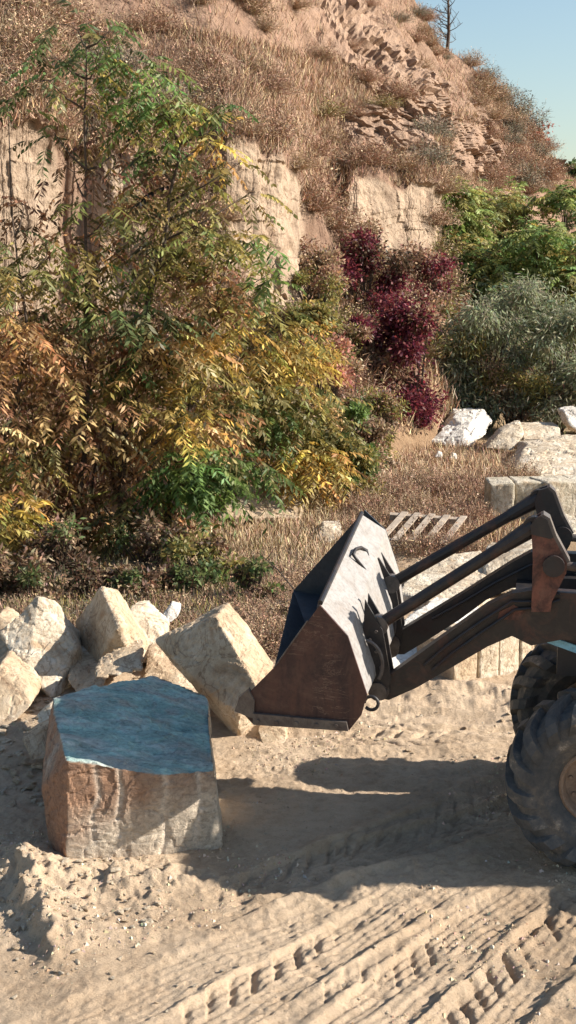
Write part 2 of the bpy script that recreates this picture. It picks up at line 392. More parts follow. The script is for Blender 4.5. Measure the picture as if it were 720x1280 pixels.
# a column keeps its bearing: x follows from the depth along the axis
HX = (pxs[None, :]-360)/F*(HY*cp-(HZ-CH)*sp_)
CM = np.interp(pxs[None, :]+16*fbm(HZ*.7, HY*.12, oct=4, seed=98), pxs, cliffm)
PXg = np.repeat(pxs[None, :], len(HT), 0)
HTj = HT+.05*fbm(PXg*.05, HZ*1.2, oct=4, seed=97)
incl = sstep(.9, 1.06, HTj)*(1-sstep(1.95, 2.02, HTj))*sstep(.2, .6, CM)
out = sstep(2.05, 2.3, HT)*(1-sstep(3.2, 3.6, HT))*sstep(370, 420, PXg)*(1-sstep(600, 680, PXg))
out = np.clip(out*1.2*sstep(-.35, .25, fbm(HX*.35, HY*.3, HZ*.35, oct=3, seed=130)), 0, 1)
sl = 1-incl
big = .7*fbm(HX*.22, HY*.22, HZ*.22, oct=4, seed=101)
med = .35*fbm(HX*.9, HY*.9, HZ*.9, oct=4, seed=111)
cellx = HX*.9+HY*.55; vert = fbm(cellx*2.6, HZ*.12, oct=4, seed=121); ci = np.floor(cellx*.75+.25*np.floor(HZ*.5)); stepn = _h(ci.astype(np.int64), np.floor(HZ*.45+.37*ci).astype(np.int64), np.zeros_like(ci, np.int64), 5)-.5
gro = np.abs(((cellx*2.3) % 1)-.5)
# broken ledges: terraced blocks
qb = lambda f, s: np.floor(4*(.5+.5*vnoise(HX*f, HY*f, HZ*f*1.6, seed=s)))/4
def cell(f, sd, asp=1.7):
    wx, wy, wz = [q+.5/f*fbm(HX*f*.7, HY*f*.7, HZ*f*.7, oct=3, seed=sd+k) for k, q in enumerate((HX*.8+HY*.5, HY, HZ))]
    return _h(np.floor(wx*f).astype(np.int64), np.floor(wy*f*.3).astype(np.int64), np.floor(wz*f*asp).astype(np.int64), sd)
led = .55*cell(.5, 141)+.4*cell(1.05, 151)+.22*cell(2.2, 161)+.12*fbm(HX*3, HY*3, HZ*3, oct=4, seed=165)
disp = sl*(big+med*.7)*sstep(0, .25, HT)+incl*((.05*vert+.2*stepn+.22*vnoise(cellx*.55, HZ*.12, seed=126)+.15*fbm(HX*2.4, HY*2.4, HZ*3, oct=4, seed=125)-.016*((np.arange(len(pxs))[None, :] % 6) == 0)*(vnoise(cellx*.5, HZ*.3, seed=127) > .1))
  +.1*np.floor(4*vnoise(cellx*.15, HZ*.9, seed=128))/4) + out*(led-.6)*1.25
HX = HX+disp*.62; HY = HY-disp*.72; HZ = HZ+disp*.2*sl
c_soil = np.array([.31, .205, .145]); c_grass = np.array([.25, .165, .115]); c_rock = np.array([.45, .34, .245]); c_led = np.array([.36, .25, .18]); c_talus = np.array([.3, .2, .12])
gm = sstep(-.3, .35, fbm(HX*.5, HY*.5, HZ*.5, oct=4, seed=171))[..., None]
T = c_soil*(1-gm)+c_grass*gm
tl = (1-sstep(.7, 1.1, HT))[..., None]; T = T*(1-tl)+c_talus*tl
T = T*(1-out[..., None])+c_led*out[..., None]
stain = (.75+.25*sstep(-.5, .3, fbm(cellx*2.2, HZ*.25, oct=4, seed=181)))[..., None]
ic = (incl*sstep(-.75, -.35, fbm(HX*.6, HY*.6, HZ*.6, oct=3, seed=183)+.15))[..., None]
T = T*(1-ic)+c_rock*stain*ic
nr, ncn = HT.shape; idx = np.arange(nr*ncn).reshape(nr, ncn)
Fq = np.stack([idx[:-1, :-1], idx[:-1, 1:], idx[1:, 1:], idx[1:, :-1]], -1).reshape(-1, 4)
HV = np.stack([HX, HY, HZ], -1)
hill = link('hillside', np_mesh('hillside', HV.reshape(-1, 3), Fq, 4, T.reshape(-1, 3), False), M['hill']); tag(hill, kind='structure')
def hill_pt(px, t):
    """point of the hill surface on a bearing; t counts 0 foot, 1 cliff foot, 2 cliff top, 3 slope, 4 crest"""
    i = int(np.argmin(np.abs(pxs-px))); j = int(np.argmin(np.abs(HT[:, 0]-t))); return HV[j, i].copy()
def hill_px(px, py):
    """first hill vertex up the bearing px that stands as high as pixel row py"""
    i = int(np.argmin(np.abs(pxs-px))); c = HV[:, i]
    e = (c[:, 2]-CH)/c[:, 1]; r = ray(px, py); want = r[2]/r[1]
    k = np.nonzero(e[:-70] >= want)[0]
    return c[k[0]].copy() if len(k) else c[int(np.argmax(e))].copy()

# ------------------------------------------------------------------ rocks
def rocky(pts, voxel, amp, seed, freq=3., smooth=2, chip=1.0, chipc=0):
    """weathered stone: hull of the corner points, re-gridded, edges rubbed down, surface roughened; origin at the foot"""
    pts = np.array(pts, float); rj = np.random.default_rng(seed); ext = np.ptp(pts, axis=0).min()
    if chipc: pts = np.concatenate([pts+rj.uniform(-1, 1, pts.shape)*chipc*ext for _ in range(3)])
    c = np.array([pts[:, 0].mean(), pts[:, 1].mean(), pts[:, 2].min()])
    bm = bmesh.new()
    for p in pts-c: bm.verts.new(p)
    r = bmesh.ops.convex_hull(bm, input=bm.verts)
    bmesh.ops.delete(bm, geom=[v for v in bm.verts if not v.link_faces], context='VERTS')
    me = bpy.data.meshes.new('stone'); bm.to_mesh(me); bm.free()
    o = bpy.data.objects.new('stone_tmp', me); COL.objects.link(o)
    md = o.modifiers.new('r', 'REMESH'); md.mode = 'VOXEL'; md.voxel_size = voxel
    if smooth: s = o.modifiers.new('s', 'SMOOTH'); s.iterations = smooth; s.factor = .5
    dg = bpy.context.evaluated_depsgraph_get(); m2 = bpy.data.meshes.new_from_object(o.evaluated_get(dg))
    bpy.data.objects.remove(o); bpy.data.meshes.remove(me)
    n = len(m2.vertices); V = np.empty(n*3, np.float32); m2.vertices.foreach_get('co', V); V = V.reshape(-1, 3).astype(float)
    Nn = np.empty(n*3, np.float32); m2.vertices.foreach_get('normal', Nn); Nn = Nn.reshape(-1, 3).astype(float)
    q = V+seed*3.7
    a = fbm(q[:, 0]*freq, q[:, 1]*freq, q[:, 2]*freq, oct=5, seed=seed)
    b = np.abs(fbm(q[:, 0]*freq*1.7, q[:, 1]*freq*1.7, q[:, 2]*freq*1.7, oct=3, seed=seed+50))
    fl = np.floor(3*vnoise(q[:, 0]*freq*.75+.4*a, q[:, 1]*freq*.75, q[:, 2]*freq*.75+.4*a, seed+70))/3
    V = V+Nn*(amp*(.6*a+.85*fl-chip*.7*np.clip(.12-b, 0, 1)*3))[:, None]
    m2.vertices.foreach_set('co', V.astype(np.float32).ravel()); m2.update()
    m2.materials.clear()
    return m2, c, V, Nn
def stone(name, label, pts, voxel=.03, amp=.03, seed=1, mat='stone', freq=3., group=None, smooth=1, cat='stone block'):
    me, c, V, Nn = rocky(pts, voxel*.85, amp, seed, freq, smooth, chipc=.035 if cat != 'stone block' else .02)
    o = link(name, me, M[mat]); o.location = c
    return tag(o, label, cat, group)
DF = 1.0
def P(*q): return [at(px, py, y*DF) for px, py, y in q]
def back(pts, d): return list(pts)+[np.array(p)+np.array(d) for p in pts]

# big block in front, blue grey on top
nl, nr_ = G(82, 1085), G(279, 1062); e = nr_-nl; nrm = np.array([-e[1], e[0], 0])/np.linalg.norm(e[:2])
tl0, tr0 = at(84, 950, nl[1]+.03), at(268, 962, nr_[1]+.02)
bl, br = G(66, 872, tl0[2]), G(258, 866, tr0[2]); mid = G(190, 842, (tl0[2]+tr0[2])/2+.02)
corners = [nl, nr_, tl0, tr0, bl, br, mid, np.array([bl[0]-.03, bl[1]-.05, -.1]), np.array([br[0]+.05, br[1], -.1]), at(52, 985, nl[1]+.35), at(60, 1050, nl[1]+.25), nl-[0, 0, .1], nr_-[0, 0, .1], at(200, 968, (nl[1]+nr_[1])/2-.02), G(72, 905, tl0[2]+.02)]
me, c, V, Nn = rocky(corners, .016, .03, 5, 3.2, 2)
W = V+c; ex = e/np.linalg.norm(e); sx = (W-nl)@ex; L = np.linalg.norm(e)
front = sstep(.5, .8, -(Nn@nrm)); topf = sstep(.45, .75, Nn[:, 2])
gr = np.zeros(len(V)); H0 = tl0[2]
for s0, dep in ((.2, .6), (.36, .8), (.62, 1), (.83, 1), (.98, .6)):
    x = sx-s0*L-.04*vnoise(W[:, 2]*5, W[:, 2]*0, seed=int(s0*100)); gr += dep*np.exp(-(x/.024)**2)*(.75+.25*vnoise(W[:, 2]*7, W[:, 2]*0, seed=int(s0*100)+9))
V = V+(nrm*.014)[None, :]*(gr*front)[:, None]
V = V+np.array([0, 0, 1])[None, :]*(topf*(.04*fbm(W[:, 0]*3.2, W[:, 1]*6, oct=4, seed=55)+.022*np.floor(3*vnoise(W[:, 0]*2.6, W[:, 1]*3.4, seed=56))/3))[:, None]
me.vertices.foreach_set('co', V.astype(np.float32).ravel()); me.update()
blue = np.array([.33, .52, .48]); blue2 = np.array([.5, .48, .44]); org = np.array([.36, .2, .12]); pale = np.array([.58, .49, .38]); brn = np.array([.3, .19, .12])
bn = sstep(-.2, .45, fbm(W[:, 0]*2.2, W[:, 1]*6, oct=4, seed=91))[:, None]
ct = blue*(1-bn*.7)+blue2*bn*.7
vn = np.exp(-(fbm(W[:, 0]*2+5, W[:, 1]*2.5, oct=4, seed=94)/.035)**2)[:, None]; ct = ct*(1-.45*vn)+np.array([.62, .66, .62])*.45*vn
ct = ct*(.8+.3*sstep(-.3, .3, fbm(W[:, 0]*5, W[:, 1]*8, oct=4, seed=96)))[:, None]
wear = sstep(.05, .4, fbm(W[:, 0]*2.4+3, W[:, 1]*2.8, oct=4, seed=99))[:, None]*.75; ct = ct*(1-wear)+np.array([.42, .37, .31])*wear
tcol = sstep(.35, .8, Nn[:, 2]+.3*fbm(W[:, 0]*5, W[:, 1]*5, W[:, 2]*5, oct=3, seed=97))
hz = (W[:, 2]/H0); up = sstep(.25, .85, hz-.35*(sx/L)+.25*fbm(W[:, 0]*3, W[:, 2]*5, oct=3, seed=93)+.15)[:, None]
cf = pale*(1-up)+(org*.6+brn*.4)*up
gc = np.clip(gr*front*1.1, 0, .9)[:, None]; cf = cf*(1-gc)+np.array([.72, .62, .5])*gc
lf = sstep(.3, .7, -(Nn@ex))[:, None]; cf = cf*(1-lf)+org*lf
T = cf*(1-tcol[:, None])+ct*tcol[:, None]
set_tint(me, T)
blk = link('limestone_block', me, M['block']); blk.location = c
tag(blk, 'large squared stone block with a blue grey top and drill grooves, standing on bare dirt', 'stone block')

def rel(pts, d): return [np.array(p)+np.array(d) for p in pts]
# boulders on the bank at the left
DF = 1.1
f = P((2, 792, 12.3), (48, 746, 12.5), (72, 752, 12.6), (94, 808, 12.3), (62, 872, 11.9), (30, 838, 12.0), (100, 790, 12.9), (108, 835, 12.6))
stone('boulder', 'pale chunky boulder with flat cracked face, left of the dark-faced boulder', f+P((20, 820, 13.2), (95, 850, 13.0), (60, 775, 13.3), (70, 880, 12.6)), .025, .045, 3, 'stone', 3.2, cat='boulder')
f = P((96, 778, 13.1), (126, 735, 12.75), (147, 738, 13.0), (160, 765, 12.9), (184, 802, 12.7), (168, 838, 12.3), (118, 838, 12.4), (106, 814, 12.75), (150, 783, 11.95))
stone('boulder', 'boulder standing on edge with a dark shaded face and bright upper side', f+P((150, 760, 13.5), (175, 820, 13.3), (110, 800, 13.4)), .025, .03, 7, 'tan', 3., cat='boulder')
f = P((196, 800, 11.66), (236, 779, 11.8), (272, 772, 11.5), (320, 858, 11.0), (296, 895, 10.95), (250, 855, 11.3), (284, 755, 12.0), (342, 830, 11.5))
stone('limestone_block', 'tilted tan block with a bright upper side leaning behind the bucket tip', f+P((230, 800, 12.2), (290, 880, 11.9), (335, 860, 11.7), (300, 925, 11.2)), .022, .03, 11, 'tan', 3.)
f = P((-30, 860, 11.6), (0, 832, 11.7), (34, 856, 11.6), (38, 882, 11.4), (10, 912, 11.2), (-30, 905, 11.2))
stone('boulder', 'yellowish rounded boulder cut off by the left edge of the photo', back(f, (0, .6, .0)), .025, .04, 15, 'tan', 3., cat='boulder')
DF = 1.08
f = P((28, 925, 10.6), (66, 905, 10.7), (78, 915, 10.7), (75, 945, 10.5), (40, 952, 10.4))
stone('boulder', 'small brown boulder in shade at the left side of the blue-topped block', back(f, (0.05, .4, .0)), .022, .03, 19, 'tan', 4., cat='boulder')
f = P((45, 895, 11.2), (64, 880, 11.3), (68, 895, 11.1), (48, 908, 11.0))
stone('boulder', 'small pale wedge of stone tucked behind the blue-topped block', back(f, (0.05, .3, 0)), .02, .02, 20, 'stone', 4., cat='boulder')
DF = 1.17
f = P((322, 915, 10.4), (345, 908, 10.45), (358, 914, 10.4), (358, 932, 10.3), (330, 934, 10.25))
stone('boulder', 'small tan rock lying on the dirt under the bucket lip', back(f, (0.02, .3, 0)), .015, .015, 23, 'tan', 6., cat='boulder')
DF = 1.1
f = P((160, 765, 13.6), (176, 762, 13.7), (200, 790, 13.4), (195, 830, 13.0), (165, 830, 13.0))
stone('boulder', 'pale rock wedged between the upright boulder and the tilted tan block', back(f, (0.05, .5, 0)), .025, .035, 27, 'stone', 3.5, cat='boulder')
f = P((200, 776, 14.0), (214, 757, 14.1), (226, 760, 14.1), (224, 770, 14.0), (206, 783, 13.9))
stone('boulder', 'small white rock perched above the tilted tan block', back(f, (0.0, .25, 0)), .02, .02, 29, 'white', 5., cat='boulder')
f = P((178, 868, 12.4), (186, 812, 13.0), (232, 806, 13.2), (252, 850, 12.6), (236, 880, 12.2))  # rock added where the pile has only a shadowed gap
stone('boulder', 'added brown rock darkening the gap between the upright boulder and the tilted tan block', back(f, (0.0, .5, 0)), .025, .03, 32, 'tan', 3.5, cat='boulder')
f = P((84, 850, 12.0), (98, 818, 12.5), (126, 830, 12.3), (130, 858, 11.8), (100, 876, 11.7))  # added to close a gap in the pile and darken it
stone('boulder', 'small tan rock jammed below the gap between the pale and the upright boulders', back(f, (0.0, .5, 0)), .025, .03, 33, 'tan', 3.5, cat='boulder')
f = P((-10, 800, 12.9), (-4, 770, 13.1), (14, 780, 13.0), (20, 830, 12.6), (-10, 840, 12.5))  # added behind the boulder so the gap there goes dark
stone('boulder', 'rock added to darken the gap at the left edge behind the pale chunky boulder', back(f, (0.0, .5, 0)), .025, .03, 34, 'tan', 3.5, cat='boulder')
f = P((256, 905, 12.0), (262, 880, 12.4), (290, 893, 12.1), (300, 925, 11.4), (262, 932, 11.3))
stone('boulder', 'shaded rock propping up the tilted tan block from below', back(f, (0.0, .4, 0)), .022, .03, 35, 'tan', 3.5, cat='boulder')
f = P((120, 835, 11.6), (150, 818, 11.8), (176, 812, 11.9), (176, 838, 11.5), (120, 850, 11.4))
stone('boulder', 'brown rock lying behind the back edge of the blue-topped block', back(f, (0.0, .4, 0)), .022, .03, 30, 'tan', 4., cat='boulder')

DF = 1.0
# cut stone stacked behind the loader
def cuboid(A, B, depth, h, voxel, amp, seed, lean=0):
    """A, B: front foot corners on the ground"""
    A = np.array(A); B = np.array(B); ex = (B-A)/np.linalg.norm(B-A); ey = np.array([-ex[1], ex[0], 0])*depth; up = np.array([lean, 0, h])
    b = [A, B, B+ey, A+ey]; return [q-[0, 0, .08] for q in b]+[q+up+[0, 0, random.uniform(-.03, .03)] for q in b]
x0 = G(566, 856); x1 = G(740, 818); row = [0, .17, .31, .46, .57, .68, .84, 1.0]
names = ['brown end block of the sawn row under the lift arm', 'pale sawn block second along the row under the lift arm', 'pale sawn block third along the row under the lift arm', 'narrow sawn block fourth along the row under the lift arm',
  'narrow sawn block fifth along the row, near the tyre', 'sawn block sixth along the row, behind the far tyre', 'sawn block closing the row behind the far tyre']
for k in range(7):
    a = x0+(x1-x0)*(row[k]+.006); b = x0+(x1-x0)*(row[k+1]-.006)
    stone('sawn_block', names[k], cuboid(a, b, .7, .46+.03*(k % 3), .025, .01, 40+k), .022, .012, 40+k, 'tan' if k == 0 else 'stone', 4., 'sawn blocks in a row', 1)
f = P((478, 838, 14.0), (500, 850, 13.8), (560, 838, 14.4), (612, 800, 15.2), (600, 752, 16.3), (545, 745, 16.6), (488, 790, 15.0))
stone('limestone_slab', 'large white flat slab lying behind the two lift arms', f+[q-np.array([0, 0, .5]) for q in f], .04, .03, 51, 'white', 2., cat='stone slab')
f = P((500, 742, 17.3), (520, 702, 18.6), (600, 688, 19.0), (612, 700, 18.7), (610, 740, 17.4), (560, 760, 16.8))
stone('limestone_slab', 'long pale slab between the tilt rods and the broken pallet', f+[q-np.array([0, 0, .5]) for q in f], .04, .04, 53, 'stone', 2., cat='stone slab')
f = P((607, 706, 18.2), (664, 690, 18.3), (668, 672, 19.4), (612, 684, 19.4), (607, 745, 17.7), (664, 735, 17.8))
stone('limestone_slab', 'thick pale block with a flat front under the bellcranks', back(f, (.05, .5, -.05)), .04, .03, 57, 'stone', 2.5, cat='stone slab')
f = P((470, 716, 19.6), (486, 690, 20.2), (540, 678, 20.6), (560, 690, 20.2), (520, 720, 19.2))
stone('limestone_slab', 'low earth-covered slab carrying the broken pallet', f+[q-np.array([0, 0, .4]) for q in f], .05, .05, 58, 'tan', 2., cat='stone slab')
f = P((430, 770, 16.4), (450, 735, 17.4), (500, 748, 17), (505, 790, 15.8))
# wall of big blocks further back
for k, (xa, xb, ya, yb, lab) in enumerate(((612, 642, 652, 652, 'mossy squared block at the near end of the stone wall'), (643, 681, 650, 650, 'grey squared block with pale drill lines in the middle of the stone wall'), (682, 722, 652, 650, 'pale squared block of the stone wall above the bellcranks'), (723, 770, 650, 648, 'far squared block of the stone wall at the right edge'))):
    a, b = G(xa, ya), G(xb, yb)
    stone('wall_block', lab, cuboid(a, b, .8, .72, .05, .02, 60+k), .04, .025, 60+k, 'grey', 3., 'squared blocks of the rough wall', 1)
f = P((684, 652, 22.6), (722, 650, 22.8), (722, 690, 21.3), (690, 688, 21.4))
stone('limestone_slab', 'broken pale block lying in front of the stone wall at the right', back(f, (0, .8, 0)), .04, .04, 66, 'grey', 3., cat='stone slab')
# far boulders
f = P((534, 553, 33.2), (568, 515, 34.4), (607, 511, 34.6), (618, 527, 34.2), (606, 545, 33.5), (583, 560, 32.8), (578, 537, 33.3))
stone('boulder', 'big white broken boulder with a grey side in front of the purple shrub', back(f, (0.1, 1.2, -.1)), .06, .12, 71, 'white', 1.6, cat='boulder')
f = P((606, 560, 32), (626, 540, 32.5), (650, 526, 33), (655, 545, 32.3), (640, 565, 31.5))
stone('boulder', 'leaning pale slab right beside the big white boulder', back(f, (0.05, .5, 0)), .06, .05, 73, 'stone', 2., cat='boulder')
f = P((652, 536, 33), (700, 534, 33.2), (703, 550, 32.6), (655, 552, 32.5))
stone('boulder', 'thin pale slab lying on top of the long stone, below the willow', back(f, (0, .9, .05)), .06, .04, 75, 'stone', 2., cat='boulder')
f = P((640, 590, 29), (668, 568, 30), (660, 555, 31), (740, 545, 31.5), (745, 592, 28.8), (690, 602, 28.4))
stone('boulder', 'long rounded pale boulder at the right edge above the stone wall', back(f, (0, 1.2, -.1)), .06, .08, 77, 'stone', 1.6, cat='boulder')
f = P((705, 515, 33.5), (725, 512, 33.6), (730, 545, 32.9), (712, 532, 33.1))
stone('boulder', 'pointed white rock at the right edge under the willow', back(f, (0, .8, 0)), .05, .06, 79, 'white', 2., cat='boulder')
f = P((448, 592, 28.6), (462, 566, 29.6), (490, 568, 29.6), (505, 592, 28.8), (480, 604, 28.1))
stone('boulder', 'smooth tan boulder half hidden in brown weeds beside the green bush', back(f, (0, .9, -.05)), .05, .06, 81, 'tan', 1.8, cat='boulder')
f = P((395, 672, 21.3), (404, 656, 21.6), (426, 654, 21.7), (428, 668, 21.3), (410, 682, 20.9))
stone('boulder', 'small pale rock in dry grass just left of the bucket top', back(f, (0, .4, -.03)), .03, .04, 83, 'stone', 3.5, cat='boulder')
f = P((270, 650, 22.5), (300, 612, 24), (352, 606, 24.3), (380, 622, 23.8), (378, 650, 22.8))
stone('boulder', 'broad sandy ledge of rock in dry grass under the yellow tree', back(f, (0, 1.2, -.2)), .06, .1, 85, 'tan', 1.5, cat='boulder')
for px, py, lab in ((548, 568, 'tiny white rock in brown weeds below the big white boulder'), (566, 570, 'tiny pale rock in brown weeds, the right one of the pair')):
    f = P((px-5, py+4, 30.8), (px, py-4, 31), (px+6, py-2, 31), (px+5, py+5, 30.7))
    stone('boulder', lab, back(f, (0, .15, 0)), .03, .02, 87, 'white', 4., cat='boulder')

# loose rubble: six shapes, copied
rub = []
for k in range(6):
    rr = random.Random(100+k); pts = [(rr.uniform(-1, 1), rr.uniform(-.8, .8), rr.uniform(-.15, .85)) for _ in range(11)]
    me, c, V, Nn = rocky(np.array(pts), .14, .08, 200+k, 1.5, 1)
    me.materials.append(M['stone'] if k % 2 else M['tan']); rub.append(me)
def rubble(n, fn, smin, smax, label, group, name='rubble_stone', seed=1):
    rr = random.Random(seed)
    for i in range(n):
        x, y = fn(rr); s = smin*(smax/smin)**(rr.random()**1.6)*.8
        o = link(name, rub[rr.randrange(6)]); o.location = (x, y, gz(x, y)-s*.12); o.scale = (s, s*rr.uniform(.7, 1), s*rr.uniform(.6, .95)); o.rotation_euler = (rr.uniform(-.3, .3), rr.uniform(-.3, .3), rr.uniform(0, 6.3))
        tag(o, label, 'stone', group)
def inpx(x0, x1, y0, y1):
    def fn(rr):
        p = G(rr.uniform(x0, x1), rr.uniform(y0, y1)); return p[0], p[1]
    return fn
rubble(110, inpx(-20, 66, 878, 1010), .04, .17, 'small stone in the heap left of the blue-topped block', 'rubble heap left of the block', seed=3)
rubble(150, inpx(-20, 205, 1084, 1165), .022, .075, 'crumbly clod of dirt at the foot of the blue-topped block', 'clods before the block', 'dirt_clod', seed=4)
rubble(70, inpx(-20, 100, 1100, 1225), .02, .06, 'crumbly clod of dirt on the ridge in the lower left corner', 'clods on the ridge', 'dirt_clod', seed=14)
rubble(60, inpx(0, 720, 1180, 1275), .012, .045, 'small loose stone on the open dirt in front', 'stones on the open dirt', seed=5)
rubble(90, inpx(280, 640, 862, 960), .02, .06, 'small loose stone on the dirt behind the raised bucket', 'stones behind the bucket', seed=6)
rubble(45, inpx(60, 290, 790, 905), .05, .17, 'loose stone between the tumbled boulders', 'stones between the boulders', seed=7)
rubble(40, inpx(300, 420, 1000, 1110), .01, .035, 'small stone in the shadow of the loader', 'stones in the loader shadow', seed=8)
rubble(40, inpx(390, 620, 650, 730), .04, .14, 'loose pale stone around the broken pallet', 'stones around the pallet', seed=9)

# ------------------------------------------------------------------ leaves and twigs, in bulk
def palette(cols, n, jitter=.28):
    c = np.array(cols)[rng.integers(0, len(cols), n)]; return np.clip(c*(1+jitter*rng.normal(size=(n, 1)))*(1+.08*rng.normal(size=(n, 3))), .008, .9)
def unit(v): return v/np.maximum(np.linalg.norm(v, axis=-1, keepdims=True), 1e-9)
def leaves(P0, D, L, Wd, Nrm, col):
    """rhombic leaves: base P0, direction D, length L, width Wd, blade normal hint Nrm"""
    S = unit(np.cross(D, Nrm)); Nn = unit(np.cross(S, D))
    L = L[:, None]; Wd = Wd[:, None]
    mid = P0+D*L*.45
    V = np.stack([P0, mid+S*Wd*.5-Nn*Wd*.12, P0+D*L-Nn*L*.1, mid-S*Wd*.5-Nn*Wd*.12], 1).reshape(-1, 3)
    n = len(P0); Fq = np.arange(n*4).reshape(n, 4); return V, Fq, np.repeat(col, 4, 0)
def fronds(C, D, Ln, col, pairs=8, leafl=.13, leafw=.04):
    """compound leaves: stalks at C running along D and drooping, paired leaflets"""
    n = len(C); up = np.array([0, 0, 1.]); side = unit(np.cross(D, up)+1e-4)
    Ps, Ds, Ls, Ws, Ns, Cs = [], [], [], [], [], []
    for k in range(pairs):
        t = (k+1.2)/pairs; p = C+D*(Ln*t)[:, None]-up*(Ln*.45*t*t)[:, None]; tang = unit(D-up*.9*t)
        for s in (-1, 1):
            d = unit(side*s*.9+tang*.55-up*.35+.18*rng.normal(size=(n, 3)))
            Ps.append(p); Ds.append(d); Ls.append(Ln/.55*leafl*(1-.35*abs(t-.45))*rng.uniform(.8, 1.2, n)); Ws.append(np.full(n, leafw)*rng.uniform(.8, 1.25, n)); Ns.append(unit(up+.5*rng.normal(size=(n, 3)))); Cs.append(col*(1+.12*rng.normal(size=(n, 1))))
    V, Fq, T = leaves(*[np.concatenate(q) for q in (Ps, Ds, Ls, Ws, Ns, Cs)])
    # stalk as thin blade
    e = C+D*Ln[:, None]-up*(Ln*.45)[:, None]; w = side*.005
    SV = np.stack([C-w, C+w, e+w*.4, e-w*.4], 1).reshape(-1, 3); o = len(V)
    return np.concatenate([V, SV]), np.concatenate([Fq, o+np.arange(n*4).reshape(n, 4)]), np.concatenate([T, np.repeat(col*.6, 4, 0)])
def blades(P0, P1, w0, col):
    D = unit(P1-P0); S = unit(np.cross(D, rng.normal(size=P0.shape)))*w0[:, None]
    V = np.stack([P0-S*.5, P0+S*.5, P1+S*.15, P1-S*.15], 1).reshape(-1, 3); n = len(P0)
    return V, np.arange(n*4).reshape(n, 4), np.repeat(col, 4, 0)
def merge(*parts):
    V, Fq, T, o = [], [], [], 0
    for v, f, t in parts: V.append(v); Fq.append(f+o); T.append(t); o += len(v)
    return np.concatenate(V), np.concatenate(Fq), np.clip(np.concatenate(T), .004, .9)
def ball(n, power=.5):
    v = unit(rng.normal(size=(n, 3))); return v*(rng.random((n, 1))**power)

GREEN = [(.13, .2, .05), (.165, .23, .06), (.11, .17, .05)]; DGREEN = [(.05, .1, .04), (.065, .115, .045), (.08, .09, .04)]
OLIVE = [(.26, .22, .065), (.2, .18, .06), (.3, .24, .07), (.16, .16, .055)]; YEL = [(.52, .37, .09), (.44, .32, .08), (.4, .32, .1), (.5, .29, .08)]
RUST = [(.3, .15, .07), (.4, .22, .1), (.24, .12, .06), (.44, .29, .13)]; TAN = [(.56, .4, .18), (.5, .33, .14), (.6, .45, .22), (.38, .25, .11)]; DARK = [(.11, .065, .04), (.15, .085, .05), (.08, .06, .035)]
PURP = [(.12, .02, .036), (.17, .03, .042), (.085, .018, .033), (.22, .06, .055)]; PINK = [(.46, .2, .14), (.5, .27, .17), (.36, .15, .12)]; GREYG = [(.25, .27, .16), (.3, .31, .2), (.2, .23, .13), (.33, .32, .21)]
DRY = [(.38, .26, .16), (.32, .215, .135), (.43, .31, .195), (.27, .185, .12)]; REDBR = [(.31, .18, .115), (.35, .215, .14), (.24, .14, .09), (.37, .26, .17)]; STRAW = [(.56, .42, .26), (.5, .36, .22), (.6, .47, .31), (.44, .31, .18)]
DGREEN = [(.1, .145, .05), (.12, .155, .05), (.13, .13, .055)]
DARK2 = [(.2, .11, .06), (.26, .15, .08), (.15, .1, .055)]
PAL = dict(g=GREEN, d=DGREEN, o=OLIVE, y=YEL, r=RUST, t=TAN, k=DARK2)  # k: dark brown; low clusters of it also stand for thicket shade

